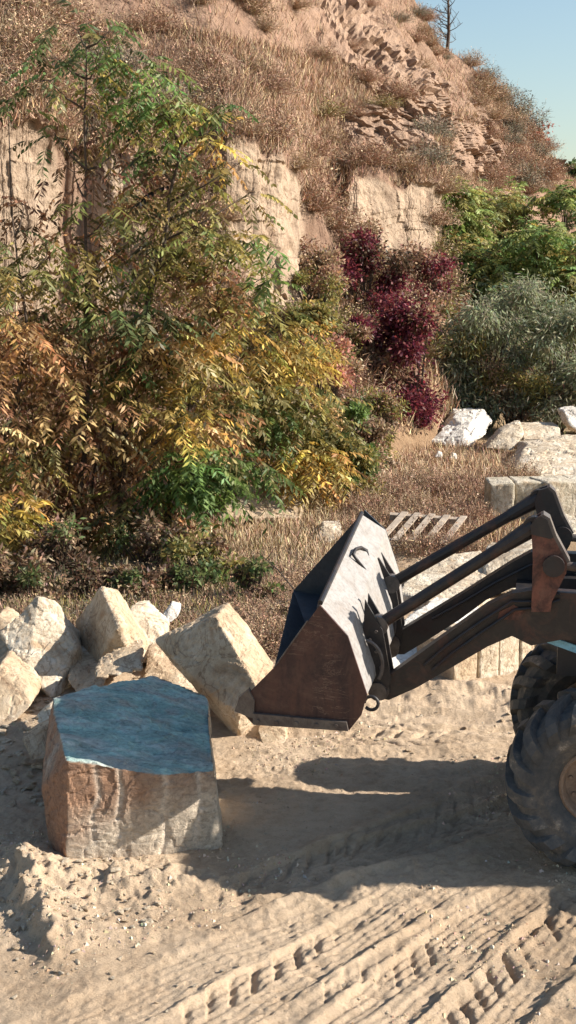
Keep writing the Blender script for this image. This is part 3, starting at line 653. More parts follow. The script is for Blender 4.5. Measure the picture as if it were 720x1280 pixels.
# ------------------------------------------------------------------ the ailanthus thicket
# clusters: px, py, rx, ry, palette, fronds, depth offset
TREES = [
 ('left', (35, 705), 18.3, [(28, 640), (15, 540), (35, 400), (15, 270)], [(10, 130, 26, 18, 'd', 14, .8), (30, 262, 42, 30, 'k', 26, .3), (58, 322, 46, 28, 'g', 42, -.3), (20, 345, 30, 30, 'o', 16, 0), (28, 430, 40, 40, 'r', 50, 0), (30, 490, 55, 60, 'k', 80, .2), (20, 400, 60, 40, 't', 40, .4),
   (14, 640, 26, 42, 'y', 55, -.5), (40, 580, 50, 50, 'k', 60, .2), (-20, 560, 60, 90, 'r', 60, 0), (20, 700, 40, 30, 't', 40, -.4), (-30, 320, 50, 70, 'o', 30, 0), (60, 640, 40, 40, 'k', 40, .3), (20, 560, 45, 40, 'o', 30, -.1), (30, 670, 40, 30, 'o', 36, -.3)],
  'young ailanthus tree with dark brown and orange leaves at the left edge'),
 ('tall', (104, 690), 19.4, [(100, 620), (112, 480), (106, 250), (108, 60)], [(98, 38, 44, 26, 'd', 26, 0), (70, 72, 28, 20, 'd', 12, 0), (118, 88, 22, 34, 'o', 18, 0), (60, 100, 26, 16, 'd', 8, 0), (135, 40, 34, 12, 'd', 8, 0), (110, 150, 26, 30, 'o', 10, 0), (92, 215, 52, 40, 'k', 34, .2), (140, 195, 36, 40, 'k', 32, 0), (70, 170, 30, 14, 'd', 8, .1), (130, 275, 60, 36, 'o', 36, 0),
   (95, 300, 50, 30, 'r', 34, .3), (90, 372, 60, 40, 'o', 50, 0), (100, 430, 80, 55, 'r', 90, .1), (90, 510, 80, 55, 't', 95, -.1), (70, 460, 50, 40, 'k', 40, .3), (110, 570, 60, 40, 'r', 50, .2), (60, 540, 40, 40, 'o', 40, -.2), (110, 345, 40, 25, 'g', 12, -.2), (100, 650, 50, 30, 'r', 36, .2), (75, 690, 40, 24, 't', 36, -.3)],
  'tallest ailanthus tree of the thicket, thin stem, dark green tip and rusty lower leaves'),
 ('leaning', (150, 690), 19.9, [(152, 600), (160, 480), (205, 300), (225, 180), (185, 105)], [(182, 118, 40, 46, 'g', 60, 0), (170, 85, 24, 24, 'g', 18, 0), (205, 150, 30, 30, 'o', 26, 0), (190, 190, 22, 24, 'd', 24, -.2), (265, 165, 24, 30, 'y', 28, 0), (290, 145, 20, 20, 'd', 10, 0), (235, 140, 26, 20, 'o', 16, 0), (242, 235, 46, 40, 'o', 44, 0), (298, 205, 22, 12, 'g', 9, 0), (306, 245, 22, 14, 'g', 9, 0), (240, 292, 46, 34, 'o', 60, -.2), (215, 260, 30, 40, 'k', 20, .3),
   (170, 250, 35, 30, 'r', 18, .2), (190, 330, 50, 35, 'o', 50, 0), (172, 396, 60, 16, 'd', 44, -.4), (165, 430, 46, 30, 'r', 60, 0), (160, 458, 24, 12, 'g', 14, -.5), (205, 430, 50, 34, 't', 60, -.2), (150, 520, 60, 45, 't', 70, 0), (230, 528, 34, 28, 'y', 34, -.4), (160, 580, 50, 50, 'k', 50, .3), (190, 480, 50, 40, 'o', 50, 0), (165, 640, 46, 36, 'o', 50, 0), (120, 620, 40, 40, 'k', 40, .3), (150, 700, 40, 24, 'k', 40, .3)],
  'ailanthus tree leaning right with a bright green crown top and bare dark fork'),
 ('mid', (205, 690), 19.6, [(212, 620), (225, 560), (250, 440), (285, 330)], [(318, 305, 24, 16, 'g', 10, 0), (334, 344, 28, 14, 'g', 12, 0), (282, 310, 36, 26, 'o', 36, 0), (300, 375, 40, 26, 'o', 36, .2), (262, 360, 36, 26, 'r', 36, 0), (280, 420, 44, 30, 'y', 44, 0), (262, 480, 44, 34, 'o', 50, 0), (245, 590, 44, 36, 'g', 100, -.6), (230, 600, 24, 20, 'g', 30, -.8), (318, 584, 24, 16, 'g', 22, -.6), (290, 575, 36, 22, 'd', 30, -.2), (228, 545, 40, 30, 't', 40, 0), (198, 688, 24, 28, 'y', 44, -.5), (215, 650, 40, 30, 'r', 36, 0), (180, 720, 50, 20, 'k', 30, 0), (255, 520, 40, 30, 'r', 30, .3)],
  'ailanthus sapling with a bright green low spray beside the dry grass'),
 ('yellow', (318, 640), 22.0, [(322, 580), (330, 500), (345, 420)], [(330, 450, 56, 50, 'y', 110, 0), (350, 410, 40, 26, 'o', 44, 0), (385, 445, 30, 34, 'y', 50, 0), (300, 480, 50, 40, 'o', 80, 0), (345, 500, 56, 36, 'o', 70, -.1), (328, 524, 32, 22, 'g', 44, -.5), (375, 540, 40, 30, 'o', 60, -.1), (380, 578, 46, 30, 'y', 110, -.5), (395, 600, 26, 16, 't', 30, -.5), (405, 520, 30, 26, 'g', 40, .2), (290, 530, 40, 30, 't', 44, .1), (345, 560, 40, 26, 'o', 40, 0), (300, 440, 36, 36, 't', 40, .2)],
  'wide yellow-leaved ailanthus tree standing over the dry grass')]
def tree(bx, depth, stem, clusters, label, grp='ailanthus trees of the thicket'):
    b = G(*bx); b[2] = gz(b[0], b[1])-.05
    t = thing('ailanthus_tree', label, 'tree', b, grp)
    bm = bmesh.new(); st = [np.array(b)]+[at(px, py, b[1]+random.uniform(-.15, .2)) for px, py in stem]
    # smooth the stem
    pts = []
    for i in range(len(st)-1):
        for q in np.linspace(0, 1, 5, endpoint=False): pts.append(st[i]*(1-q)+st[i+1]*q+np.array([random.uniform(-.025, .025), random.uniform(-.025, .025), 0]))
    pts.append(st[-1]); n = len(pts)
    add_tube(bm, [p-b for p in pts], [.058*(1-.82*i/(n-1)) for i in range(n)], 7)
    for k in range(2):   # side stems from the same stool
        o = np.array([random.uniform(-.35, .35), random.uniform(-.2, .3), 0]); m = int(n*random.uniform(.45, .7))
        add_tube(bm, [p-b+o*(1-.4*i/m)+np.array([.12*math.sin(i*.7+k), 0, 0]) for i, p in enumerate(pts[:m])], [.038*(1-.8*i/(m-1)) for i in range(m)], 6)
    parts = []
    for px, py, rx, ry, pal, nf, dz in clusters:
        Y = b[1]+dz+random.uniform(-.35, .35); c = at(px, py, Y); s = Y/F
        # limb from the stem to the cluster
        j = min(range(n), key=lambda i: abs(pts[i][2]-(c[2]-.25*abs(c[0]-pts[i][0])-.3))); a = pts[j]
        mid_ = (a*.5+c*.5)+np.array([0, 0, -.05])
        add_tube(bm, [a-b, mid_-b, c-b], [.022, .014, .005], 5)
        nf = int(nf*(.72 if py < 330 else 1.0)*(.6 if pal == 'k' else 1)); pal = {'g': 'o'}.get(pal, pal) if random.random() < .2 else pal
        q = ball(nf, .45)*np.array([rx*s, max(rx, ry)*s*.75, ry*s])*1.05+c
        d = unit((q-c)*np.array([1, 1, .5])+.5*rng.normal(size=(nf, 3))*np.array([1, 1, .35])+np.array([0, -.1, -.05]))
        parts.append(fronds(q, d, rng.uniform(.36, .74, nf), palette(PAL[pal], nf, .34), 8, .16, .047))
        # twig inside the cluster
        for _ in range(3):
            e_ = q[rng.integers(0, nf)]; add_tube(bm, [c-b, (c+e_)/2-b+np.array([0, 0, .03]), e_-b], [.008, .006, .003], 4)
    V, Fq, T = merge(*parts)
    bm_obj('trunk', bm, M['bark'], t, True)
    link('crown', np_mesh('crown', V-b, Fq, 4, T), M['leaf'], t)
    return t
for nm, bx, dep, stem, cl, lab in TREES: tree(bx, dep, stem, cl, lab)

# ------------------------------------------------------------------ shrubs
def shrub_mesh(w, d, h, pals, n, ll=.07, lw=.03, lumps=14, twigs=70, seed=0, leafy=True, droop=0.2, weights=None):
    """returns (leaf mesh, twig mesh) about a foot at the origin"""
    rr = np.random.default_rng(seed); cs = []
    for k in range(lumps):
        a = rr.uniform(0, 6.283); r = rr.uniform(.1, 1.0); z = rr.uniform(.12, .92)
        cs.append((math.cos(a)*r*w*(1-.6*max(0, z-.4)), math.sin(a)*r*d*(1-.6*max(0, z-.4)), z*h, rr.uniform(.26, .5)*min(w, h)*.85, rr.integers(0, len(pals))))
    parts = []; m = n//lumps
    bm = bmesh.new()
    for cx, cy, cz, r, pi in cs:
        v = ball(m, .45)*np.array([r, r, r*.8])*(1+.4*np.abs(rng.normal(size=(m, 1)))*(rng.random((m, 1)) < .5)); q = v+np.array([cx, cy, cz]); q[:, 2] = np.abs(q[:, 2])
        dd = unit(v+.7*rng.normal(size=(m, 3))*r+np.array([0, 0, -droop*r]))
        pal = pals[pi if rr.random() < .75 else rr.integers(0, len(pals))]
        parts.append(leaves(q, dd, rng.uniform(.6, 1.3, m)*ll, rng.uniform(.7, 1.3, m)*lw, unit(rng.normal(size=(m, 3))+np.array([0, 0, .6])), palette(pal, m, .22)))
        for _ in range(max(1, twigs//lumps)):
            e_ = np.array([cx, cy, cz])+ball(1)[0]*r*1.1; e_[2] = abs(e_[2]); s_ = np.array([cx*.15, cy*.15, 0])
            add_tube(bm, [s_, (s_+e_)*.5+np.array([0, 0, .1*h]), e_], [.014*h**.5, .01*h**.5, .003], 4)
    V, Fq, T = merge(*parts)
    tm = bpy.data.meshes.new('twigs'); bm.to_mesh(tm); bm.free(); tm.materials.append(M['bark'])
    lm = np_mesh('crown', V, Fq, 4, T); lm.materials.append(M['leaf'])
    return lm, tm
def shrub(name, label, cat, foot, w, d, h, pals, n, group=None, **kw):
    lm, tm = shrub_mesh(w, d, h, pals, n, **kw)
    t = thing(name, label, cat, foot, group); link('crown', lm, None, t); link('branches' if name != 'tree' else 'trunk', tm, None, t); return t
def foot(px, py):
    p = G(px, py, .45); 
    return np.array([p[0], p[1], gz(p[0], p[1])-.05])
hp = hill_px
def fit(px, py_top, py_bot, width, Y, x=None):
    """foot point and half width, height of a plant filling these rows at distance Y"""
    b = at(px, py_bot, Y); t = at(px, py_top, Y); return b, width/2*Y/F, t[2]-b[2]
def plant(name, label, cat, px, top, bot, width, Y, pals, n, depthf=.8, group=None, **kw):
    b, w, h = fit(px, top, bot, width, Y)
    return shrub(name, label, cat, b, w, w*depthf, h, pals, n, group, **kw)

plant('bush', 'dark purple-red bush under the second cliff', 'bush', 455, 290, 420, 110, 36, [PURP, PURP, PURP, DARK], 7000, seed=1, ll=.12, lw=.07)
plant('bush', 'wine-red bush right behind the big white boulder', 'bush', 522, 372, 548, 125, 33.5, [PURP, PURP, PURP, REDBR], 12000, seed=2, ll=.12, lw=.07)
plant('bush', 'brown bush with sparse pink leaves between the yellow tree and the purple bush', 'bush', 410, 395, 560, 100, 29, [PINK, OLIVE, TAN, REDBR], 5500, seed=3, ll=.1, lw=.055)
plant('bush', 'bushy plant with yellow and pinkish leaves below the first cliff', 'bush', 385, 380, 480, 80, 28.5, [YEL, OLIVE, PINK, OLIVE], 4200, seed=4, ll=.1, lw=.055)
plant('bush', 'fresh green bush beside the yellow ailanthus tree', 'bush', 425, 490, 628, 90, 25, [GREEN, DGREEN, GREEN, OLIVE], 8000, seed=5, ll=.1, lw=.04)
plant('bush', 'brown and green bush standing before the purple bushes', 'bush', 470, 480, 600, 80, 29.5, [REDBR, OLIVE, DRY, DARK], 5000, seed=6, ll=.09, lw=.04)
plant('bush', 'brownish bush with red leaves above the purple bushes at the cliff foot', 'bush', 400, 300, 410, 80, 33, [DRY, REDBR, OLIVE], 4200, seed=7, ll=.11, lw=.05)
plant('bush', 'olive brown bush on the talus below the second cliff', 'bush', 480, 275, 350, 90, 37.5, [REDBR, OLIVE, DRY], 4000, seed=8, ll=.12, lw=.05)
plant('bush', 'purple bush left of the wine-red one, above the brown weeds', 'bush', 472, 385, 530, 95, 33, [PURP, PURP, PURP, REDBR], 8000, seed=41, ll=.11, lw=.065)
plant('bush', 'purple-brown bush against the foot of the second cliff', 'bush', 525, 300, 420, 90, 38.5, [PURP, REDBR, OLIVE], 5000, seed=42, ll=.12, lw=.06)
for k, (px, top, bot, wd, Y) in enumerate(((440, 450, 570, 80, 30), (395, 330, 420, 80, 31.5), (425, 360, 470, 70, 32), (360, 380, 450, 70, 29), (545, 330, 440, 60, 40), (450, 520, 590, 80, 28))):
    plant('bush', 'mixed brown and olive bush filling the slope between thicket and willows', 'bush', px, top, bot, wd, Y, [REDBR, OLIVE, DRY, [(.12, .15, .06), (.3, .2, .13)]], 4200, group='mixed bushes on the slope', seed=50+k, ll=.1, lw=.045)
# grey willows
plant('willow', 'grey-green willow bush behind the white boulder', 'willow', 605, 335, 535, 150, 37, [GREYG, GREYG, GREYG, OLIVE], 15000, seed=9, ll=.2, lw=.04, droop=.9, lumps=26)
plant('willow', 'grey-green willow bush at the right edge, above the pale boulders', 'willow', 695, 370, 535, 140, 36, [GREYG, GREYG, GREYG, DRY], 15000, seed=10, ll=.2, lw=.04, droop=.9, lumps=26)
plant('willow', 'willow bush in dark shade colours between the wine-red bush and the grey willow', 'willow', 575, 420, 540, 80, 38, [DARK, OLIVE, REDBR], 4000, seed=11, ll=.15, lw=.04, droop=.6)  # shade is put into the leaf colours by the dark palette
for k, (px, top, bot, wd, Y) in enumerate(((580, 440, 545, 90, 36.5), (640, 450, 540, 90, 36), (700, 460, 540, 90, 35.5), (735, 440, 540, 80, 36), (610, 400, 520, 90, 39))):
    plant('bush', 'low grey-green brush under the willows behind the pale boulders', 'bush', px, top, bot, wd, Y, [GREYG, OLIVE, GREYG, DRY], 4000, group='brush under the willows', seed=120+k, ll=.14, lw=.04)
# green trees behind
def gtree(label, px, top, bot, width, Y, pals, n, seed):
    b, w, h = fit(px, top, bot, width, Y); b[2] -= .3; h += .3; rr = np.random.default_rng(seed)
    t = thing('locust_tree', label, 'tree', b, 'green locust trees beyond the yard'); parts = []; bm = bmesh.new()
    add_tube(bm, [(0, 0, 0), (.1, 0, h*.45), (0, .1, h*.9)], [.11, .07, .02], 6)
    for k in range(26):
        z = rr.uniform(.15, .97); a = rr.uniform(0, 6.283); r = rr.uniform(.2, 1.)*(1-.55*max(0, z-.5)); c = np.array([math.cos(a)*r*w, math.sin(a)*r*w*.8, z*h]); s = rr.uniform(.45, .95); m = int(n/26)
        v = ball(m, .5); q = c+v*np.array([s, s, s*.6]); dd = unit(v*np.array([1, 1, .4])+.5*rng.normal(size=(m, 3))*np.array([1, 1, .4])+np.array([0, 0, .15]))
        parts.append(fronds(q, dd, rr.uniform(.45, .8, m), palette(pals[rr.integers(0, len(pals))], m, .2), 7, .19, .07))
        add_tube(bm, [(.05, 0, max(.1, z*h*.7)), tuple(c)], [.035, .01], 4)
    V, Fq, T = merge(*parts); bm_obj('trunk', bm, M['bark'], t); link('crown', np_mesh('crown', V, Fq, 4, T), M['leaf'], t); return t
LG = [(.25, .3, .09), (.3, .33, .11), (.2, .26, .085), (.38, .37, .12)]
gtree('bright green locust tree at the end of the second cliff', 585, 224, 400, 110, 45, [LG, LG, LG, OLIVE], 900, 21)
gtree('green and yellow locust tree below the skyline, left of the dark green one', 640, 236, 420, 110, 47, [LG, OLIVE, LG, YEL], 900, 22)
gtree('dark green locust tree at the right edge below the far wood', 700, 238, 430, 110, 46, [LG, GREEN, LG, DGREEN], 1000, 23)
gtree('bright green young locust tree in front at the right edge', 665, 285, 450, 110, 42, [LG, LG, GREEN], 800, 24)
gtree('yellow-tipped locust tree low at the right edge beside the willow', 715, 300, 450, 100, 41, [LG, YEL, OLIVE, GREEN], 700, 25)
gtree('shaded green locust tree low behind the grey willow', 572, 300, 440, 110, 43.5, [GREEN, LG, OLIVE], 800, 26)
gtree('leafy locust tree behind the gap between the two grey willows', 625, 320, 470, 110, 41, [GREEN, GREYG, LG], 700, 27)
for k, (px, top, bot, wd, Y) in enumerate(((700, 203, 255, 60, 120), (738, 203, 255, 70, 125))):
    b, w, h = fit(px, top, bot, wd, Y); b[2] -= 2
    shrub('tree', ['dark far tree on the horizon under the red skyline shrub', 'dark far tree on the horizon at the very right edge'][k], 'tree', b, w, w, h+2, [DGREEN, DARK], 4000, 'far trees on the horizon', seed=31+k, ll=.5, lw=.35, lumps=12, twigs=30)

# fuzzy dry shrubs of the slope: four bodies, copied
def fuzzy_mesh(n, pal, seed, leaf=.35):
    r = np.random.default_rng(seed)
    a = r.uniform(0, 6.283, n); el = np.arccos(r.uniform(.05, 1, n)); L = r.uniform(.55, 1., n)
    d = np.stack([np.cos(a)*np.sin(el), np.sin(a)*np.sin(el), np.cos(el)*.95], 1)
    P0 = np.stack([r.normal(0, .12, n), r.normal(0, .12, n), np.zeros(n)], 1); P1 = P0+d*L[:, None]
    P1[:, 2] = np.abs(P1[:, 2])
    p1 = blades(P0, P0*.4+P1*.6, np.full(n, .014), palette(pal, n, .2))
    m = n*4; j = r.integers(0, n, m); s = P0[j]+(P1-P0)[j]*r.uniform(.35, 1, (m, 1)); e = s+unit(d[j]+.7*r.normal(size=(m, 3)))*r.uniform(.08, .28, (m, 1)); e[:, 2] = np.maximum(e[:, 2], .01)
    p2 = blades(s, e, np.full(m, .012), palette(pal, m, .25))
    k = int(m*leaf); jj = r.integers(0, m, k); p3 = leaves(e[jj], unit(r.normal(size=(k, 3))), r.uniform(.04, .09, k), r.uniform(.02, .05, k), unit(r.normal(size=(k, 3))), palette(pal, k, .3))
    V, Fq, T = merge(p1, p2, p3); me = np_mesh('dry_shrub', V, Fq, 4, T); me.materials.append(M['twig']); return me
FZ = [fuzzy_mesh(420, REDBR, 1), fuzzy_mesh(420, DRY, 2), fuzzy_mesh(360, REDBR+DRY, 3, .8), fuzzy_mesh(380, [(.2, .17, .12), (.16, .15, .1), (.24, .2, .15)], 4), fuzzy_mesh(380, OLIVE+DRY, 5, 1.)]
def fz(kind, p, w, h, label, group=None, name='dry_shrub', cat='shrub'):
    o = link(name, FZ[kind]); o.location = p-np.array([0, 0, .05]); o.scale = (w, w, h); o.rotation_euler = (0, 0, random.uniform(0, 6.3)); return tag(o, label, cat, group)
# named ones first
for px, py, w, h, k, lab in ((385, 262, 1.35, 1.5, 0, 'rounded fuzzy pink-brown shrub in the gully between the two cliffs'), (410, 285, 1.1, 1.1, 2, 'lower fuzzy brown shrub in the gully beside the second cliff'), (325, 172, 1.1, 1.0, 0, 'fuzzy pinkish shrub hanging over the first cliff edge'), (300, 165, .8, .7, 1, 'tan shrub on the edge of the first cliff'),
   (490, 212, 1.3, .9, 1, 'tan shrub on the edge of the second cliff'), (455, 205, 1.3, 1.0, 0, 'brown shrub above the left end of the second cliff'), (400, 145, 1.0, .8, 4, 'small green shrub on the rocky slope'), (460, 132, .9, .5, 4, 'low yellow-green shrub on the rock ledge'), (645, 228, 1.6, 1.5, 3, 'grey shrub on the skyline foot beside the locust trees'), (605, 222, 1.4, 1.2, 0, 'brown shrub just above the bright locust tree')):
    fz(k, hp(px, py), w, h, lab)
for px, w, h, k, lab in ((508, .9, .9, 3, 'dark shrub on the skyline left of the bare tree'), (580, 1., .9, 1, 'brown shrub on the skyline right of the bare tree'), (600, 1.0, 1.1, 3, 'grey twiggy shrub on the skyline halfway down'), (622, 1.3, 1.3, 3, 'grey-green shrub on the skyline'), (640, 1.6, 2., 3, 'tall grey shrub on the skyline above the red shrub'), (657, 1.7, 1.9, 3, 'grey bush low on the skyline next to the red shrub'), (676, 1.3, 1.0, 0, 'reddish shrub at the lower end of the skyline'), (530, .8, .7, 0, 'small brown shrub on the skyline')):
    fz(k, hill_pt(px, 4.0), w, h, lab)
lm, tm = shrub_mesh(1.1, .8, 1.3, [[(.3, .05, .03), (.36, .09, .05)]], 500, ll=.2, lw=.12, seed=61)
t = thing('bush', 'small bright red bush low on the skyline', 'bush', hill_pt(668, 3.9)-np.array([0, 0, .1])); link('crown', lm, None, t); link('branches', tm, None, t)
rr = random.Random(5); cnt = 0
for i in range(230):
    px = rr.uniform(-20, 640); t_ = rr.uniform(2.02, 3.95)
    if i > 205: px = rr.uniform(570, 740); t_ = rr.uniform(1.2, 2.6)
    if 380 < px < 620 and 2.2 < t_ < 3.3 and rr.random() < .6: continue
    p = hill_pt(px, t_); s = rr.uniform(.45, 1.15)*(1 if px > 330 else 1.15)
    fz(rr.choice([0, 0, 1, 1, 2, 3]), p, s, s*rr.uniform(.6, 1.), 'dry brown shrub on the open hillside', 'dry shrubs on the hillside')
for i in range(26):
    px = rr.uniform(150, 290); p = hill_pt(px, rr.uniform(1.0, 2.25)); s = rr.uniform(.6, 1.1)
    fz(rr.choice([0, 1, 2, 4]), p, s, s, 'brown shrub on the overgrown slope between the left cliff and the first cliff', 'shrubs on the overgrown slope')
for i in range(22):
    px = rr.uniform(600, 682); p = hill_pt(px, rr.uniform(2.1, 3.85)); s = rr.uniform(.8, 1.5)
    fz(rr.choice([0, 1, 3, 0]), p, s, s*.9, 'dry brown shrub on the lower end of the ridge above the locust trees', 'dry shrubs at the end of the ridge')
for px, t_, k, lab in ((547, 1.55, 2, 'brown shrub clinging to the right edge of the second cliff'), (552, 1.15, 4, 'olive shrub at the right foot of the second cliff'), (437, 1.2, 0, 'brown shrub at the left foot of the second cliff'), (548, 1.95, 1, 'tan shrub hanging over the right corner of the second cliff')):
    fz(k, hill_pt(px, t_), 1.0, 1.0, lab)
# talus shrubs behind the thicket
for i in range(70):
    px = rr.uniform(-20, 570); p = hill_pt(px, rr.uniform(.3, 1.0)); s = rr.uniform(.7, 1.3)
    fz(rr.choice([0, 1, 2, 4]), p, s, s, 'dry shrub at the cliff foot behind the thicket', 'dry shrubs at the cliff foot')
# bare tree on the skyline
b = hill_pt(557, 3.97); bt = thing('bare_tree', 'thin leafless tree standing alone on the skyline', 'tree', b-np.array([0, 0, .3]))
bm = bmesh.new(); h = 4.2; rr2 = random.Random(3)
add_tube(bm, [(0, 0, 0), (.08, 0, 1.2), (.02, 0, 2.6), (.1, 0, h)], [.1, .08, .05, .02], 6)
bm_obj('trunk', bm, M['bark'], bt)
bm = bmesh.new()
for i in range(46):
    z = rr2.uniform(.6, h*.97); a = rr2.uniform(0, 6.28); L = rr2.uniform(.4, 1.1)*(1.1-z/h*.5); d = Vector((math.cos(a), math.sin(a), rr2.uniform(.2, .9)))
    q0 = Vector((.05, 0, z)); q1 = q0+d*L*.5; q2 = q0+d*L+Vector((0, 0, .1)); add_tube(bm, [q0, q1, q2], [.025, .018, .008], 4)
    for _ in range(4):
        s0 = q0+(q2-q0)*rr2.uniform(.3, .9); add_tube(bm, [s0, s0+Vector((rr2.uniform(-.3, .3), rr2.uniform(-.3, .3), rr2.uniform(0, .4)))], [.011, .006], 3)
bm_obj('crown', bm, M['bark'], bt)

# brown weeds before the far boulders, each clump a plant
for i in range(95):
    px = rr.uniform(440, 660); py = rr.uniform(578, 668); 
    if px > 600 and py > 605: continue
    p = foot(px, py); s = rr.uniform(.35, .75)
    fz(rr.choice([0, 0, 2, 1]), p, s*.8, s*1.1, 'brown weed clump between the bucket and the far boulders', 'brown weeds beyond the yard', 'weed_clump', 'weed')
for i in range(75):
    px = rr.uniform(290, 400); py = rr.uniform(715, 822); p = G(px, py); p[2] = gz(p[0], p[1]); s = rr.uniform(.25, .5)
    fz(rr.choice([0, 2, 2]), p, s, s, 'dark reddish weed clump behind the bucket mouth', 'reddish weeds behind the bucket', 'weed_clump', 'weed')
for i in range(70):
    px = rr.uniform(-20, 300); py = rr.uniform(720, 815); p = G(px, py); p[2] = gz(p[0], p[1]); s = rr.uniform(.25, .5)
    fz(rr.choice([0, 2, 3, 4]), p, s, s, 'weed clump in the shade under the thicket', 'weeds under the thicket', 'weed_clump', 'weed')
plant('bush', 'low leafy green plant beside the dry grass behind the tilted tan block', 'bush', 255, 668, 742, 100, 18.6, [DGREEN, GREEN, OLIVE, DARK], 1500, seed=71, ll=.11, lw=.05, lumps=11)
plant('bush', 'dark green low plant at the thicket edge', 'bush', 318, 700, 760, 60, 17.4, [DGREEN, DARK, OLIVE], 700, seed=72, ll=.1, lw=.05)
for k, (px, top, bot, wd, Y) in enumerate(((40, 690, 770, 90, 17), (110, 700, 768, 90, 17.3), (170, 705, 770, 80, 17.2), (225, 700, 765, 70, 17.6), (-10, 680, 765, 70, 17), (75, 650, 740, 100, 18.8), (190, 650, 735, 100, 19.2))):  # dark leaf palette paints in the shade under the thicket
    plant('bush', 'undergrowth bush with shade-darkened leaf colours at the foot of the ailanthus thicket', 'bush', px, top, bot, wd, Y, [DARK, DARK, DRY, DGREEN], 1600, group='undergrowth of the thicket', seed=80+k, ll=.1, lw=.04)
# bare stalks
for px, py, px2, py2, Y, lab in ((372, 742, 322, 690, 17, 'bare grey stalk leaning left in front of the dry grass'), (362, 772, 380, 735, 16.6, 'pale broken stalk beside the bucket')):
    b = at(px, py, Y); e_ = at(px2, py2, Y+.2); bm = bmesh.new(); m_ = (e_-b)
    add_tube(bm, [(0, 0, 0), m_*.5+np.array([0, 0, .05]), m_], [.014, .01, .004], 5)
    for q in (.4, .6, .8): add_tube(bm, [m_*q, m_*q+np.array([random.uniform(-.2, .2), 0, .2])], [.006, .003], 4)
    o = bm_obj('bare_stalk', bm, M['bark']); o.location = b; tag(o, lab, 'stalk')

# grasses: nobody could count them
def grass(name, pts, hmin, hmax, pal, per=6, width=.012, spread=.08):
    pts = np.asarray(pts); n = len(pts)*per; P0 = np.repeat(pts, per, 0)+rng.normal(size=(n, 3))*np.array([spread, spread, 0])
    d = unit(rng.normal(size=(n, 3))*np.array([.45, .45, .1])+np.array([0, 0, 1])); P1 = P0+d*rng.uniform(hmin, hmax, (n, 1))
    V, Fq, T = blades(P0, P1, np.full(n, width)*rng.uniform(.6, 1.5, n), palette(pal, n, .25))
    o = link(name, np_mesh(name, V, Fq, 4, T), M['twig']); return tag(o, kind='stuff')
q = np.array([G(rng.uniform(230, 480), 592+140*rng.random()**.8) for _ in range(5200)]); q[:, 2] = ground_z(q[:, 0], q[:, 1])
grass('dry_grass', q, .1, .32, STRAW+DRY, 6, .014)
q = np.array([G(rng.uniform(400, 640)+30*rng.normal(), rng.uniform(556, 680)) for _ in range(3000)]); q[:, 2] = ground_z(q[:, 0], q[:, 1])
grass('dry_grass', q, .08, .3, REDBR+STRAW, 6, .016)
q = np.array([G(rng.uniform(-40, 380), rng.uniform(690, 815)) for _ in range(3200)]); q[:, 2] = ground_z(q[:, 0], q[:, 1])
grass('undergrowth', q, .1, .3, DARK+DRY+OLIVE, 6, .014)
sel = HV[(HT > 2.0) & (HT < 4.05) & (out < .55) & (HY < 90) & (PXg > -60)]; q = sel[rng.integers(0, len(sel), 26000)]; q = q[sstep(-.45, .2, fbm(q[:, 0]*.4, q[:, 1]*.4, q[:, 2]*.4, oct=3, seed=191)) > rng.random(len(q))*.9]
grass('dry_grass', q, .08, .38, DRY+REDBR+STRAW[3:], 7, .018, .16)
sel = HV[(HT > .1) & (HT < 1.02) & (PXg > -60)]; q = sel[rng.integers(0, len(sel), 5000)]
grass('dry_grass', q, .15, .5, DRY+REDBR+STRAW, 6, .026, .14)

# ------------------------------------------------------------------ broken pallet
pl = G(530, 688); pal_ = thing('pallet', 'broken weathered wooden pallet lying in the weeds beyond the bucket', 'pallet', (pl[0], pl[1], .28))
pal_.rotation_euler = (R(14), R(3), R(-6))
for k, y in enumerate((-.5, .5)):
    bm = bmesh.new(); add_box(bm, (-.6, y-.05, 0), (.62, y+.05, .1)); bm_obj('runner', bm, M['wood'], pal_)
for k, x in enumerate((-.52, -.3, -.06, .2, .48)):
    bm = bmesh.new(); a = .18; add_prism(bm, [(x-.06-a, -.56, .103), (x+.05-a, -.56, .103), (x+.05+a, .56, .103), (x-.06+a, .56, .103)], (0, 0, .025)); bm_obj('board', bm, M['wood'], pal_)

# ------------------------------------------------------------------ wheel loader: u forward, v across (away from camera), w up
YAW = R(11); FW = np.array([-math.cos(YAW), math.sin(YAW), 0]); LT = np.array([math.sin(YAW), math.cos(YAW), 0])
O = np.array([2.3976, 9.237, 0])+LT*1.1
loader = thing('wheel_loader', 'wheel loader with a raised rusty bucket on black lift arms, at the right edge', 'wheel loader', O)
def uv(v, px, py):
    r = ray(px, py); A = O+LT*v; t = np.dot(A-CAM, LT)/np.dot(r, LT); q = CAM+t*r; return float(np.dot(q-O, FW)), float(q[2])
def L3(u, v, w): return Vector(FW*u+LT*v+np.array([0, 0, w]))
def plate(bm, pxs_, v, th, uw=None):
    """outline given in picture coordinates on the plane v, a plate of thickness th away from the camera"""
    pts = uw if uw is not None else [uv(v, *q) for q in pxs_]
    add_prism(bm, [L3(a, v, b) for a, b in pts], LT*th)
def part(name, bm, mat, parent=loader, **kw): return bm_obj(name, bm, M[mat], parent, **kw)
def vbox(bm, u0, u1, v0, v1, w0, w1): add_prism(bm, [L3(u0, v0, w0), L3(u1, v0, w0), L3(u1, v0, w1), L3(u0, v0, w1)], LT*(v1-v0))
def disc(bm, u, w, r, v0, v1, n=20): add_prism(bm, [L3(u+r*math.cos(6.2832*k/n), v0, w+r*math.sin(6.2832*k/n)) for k in range(n)], LT*(v1-v0))

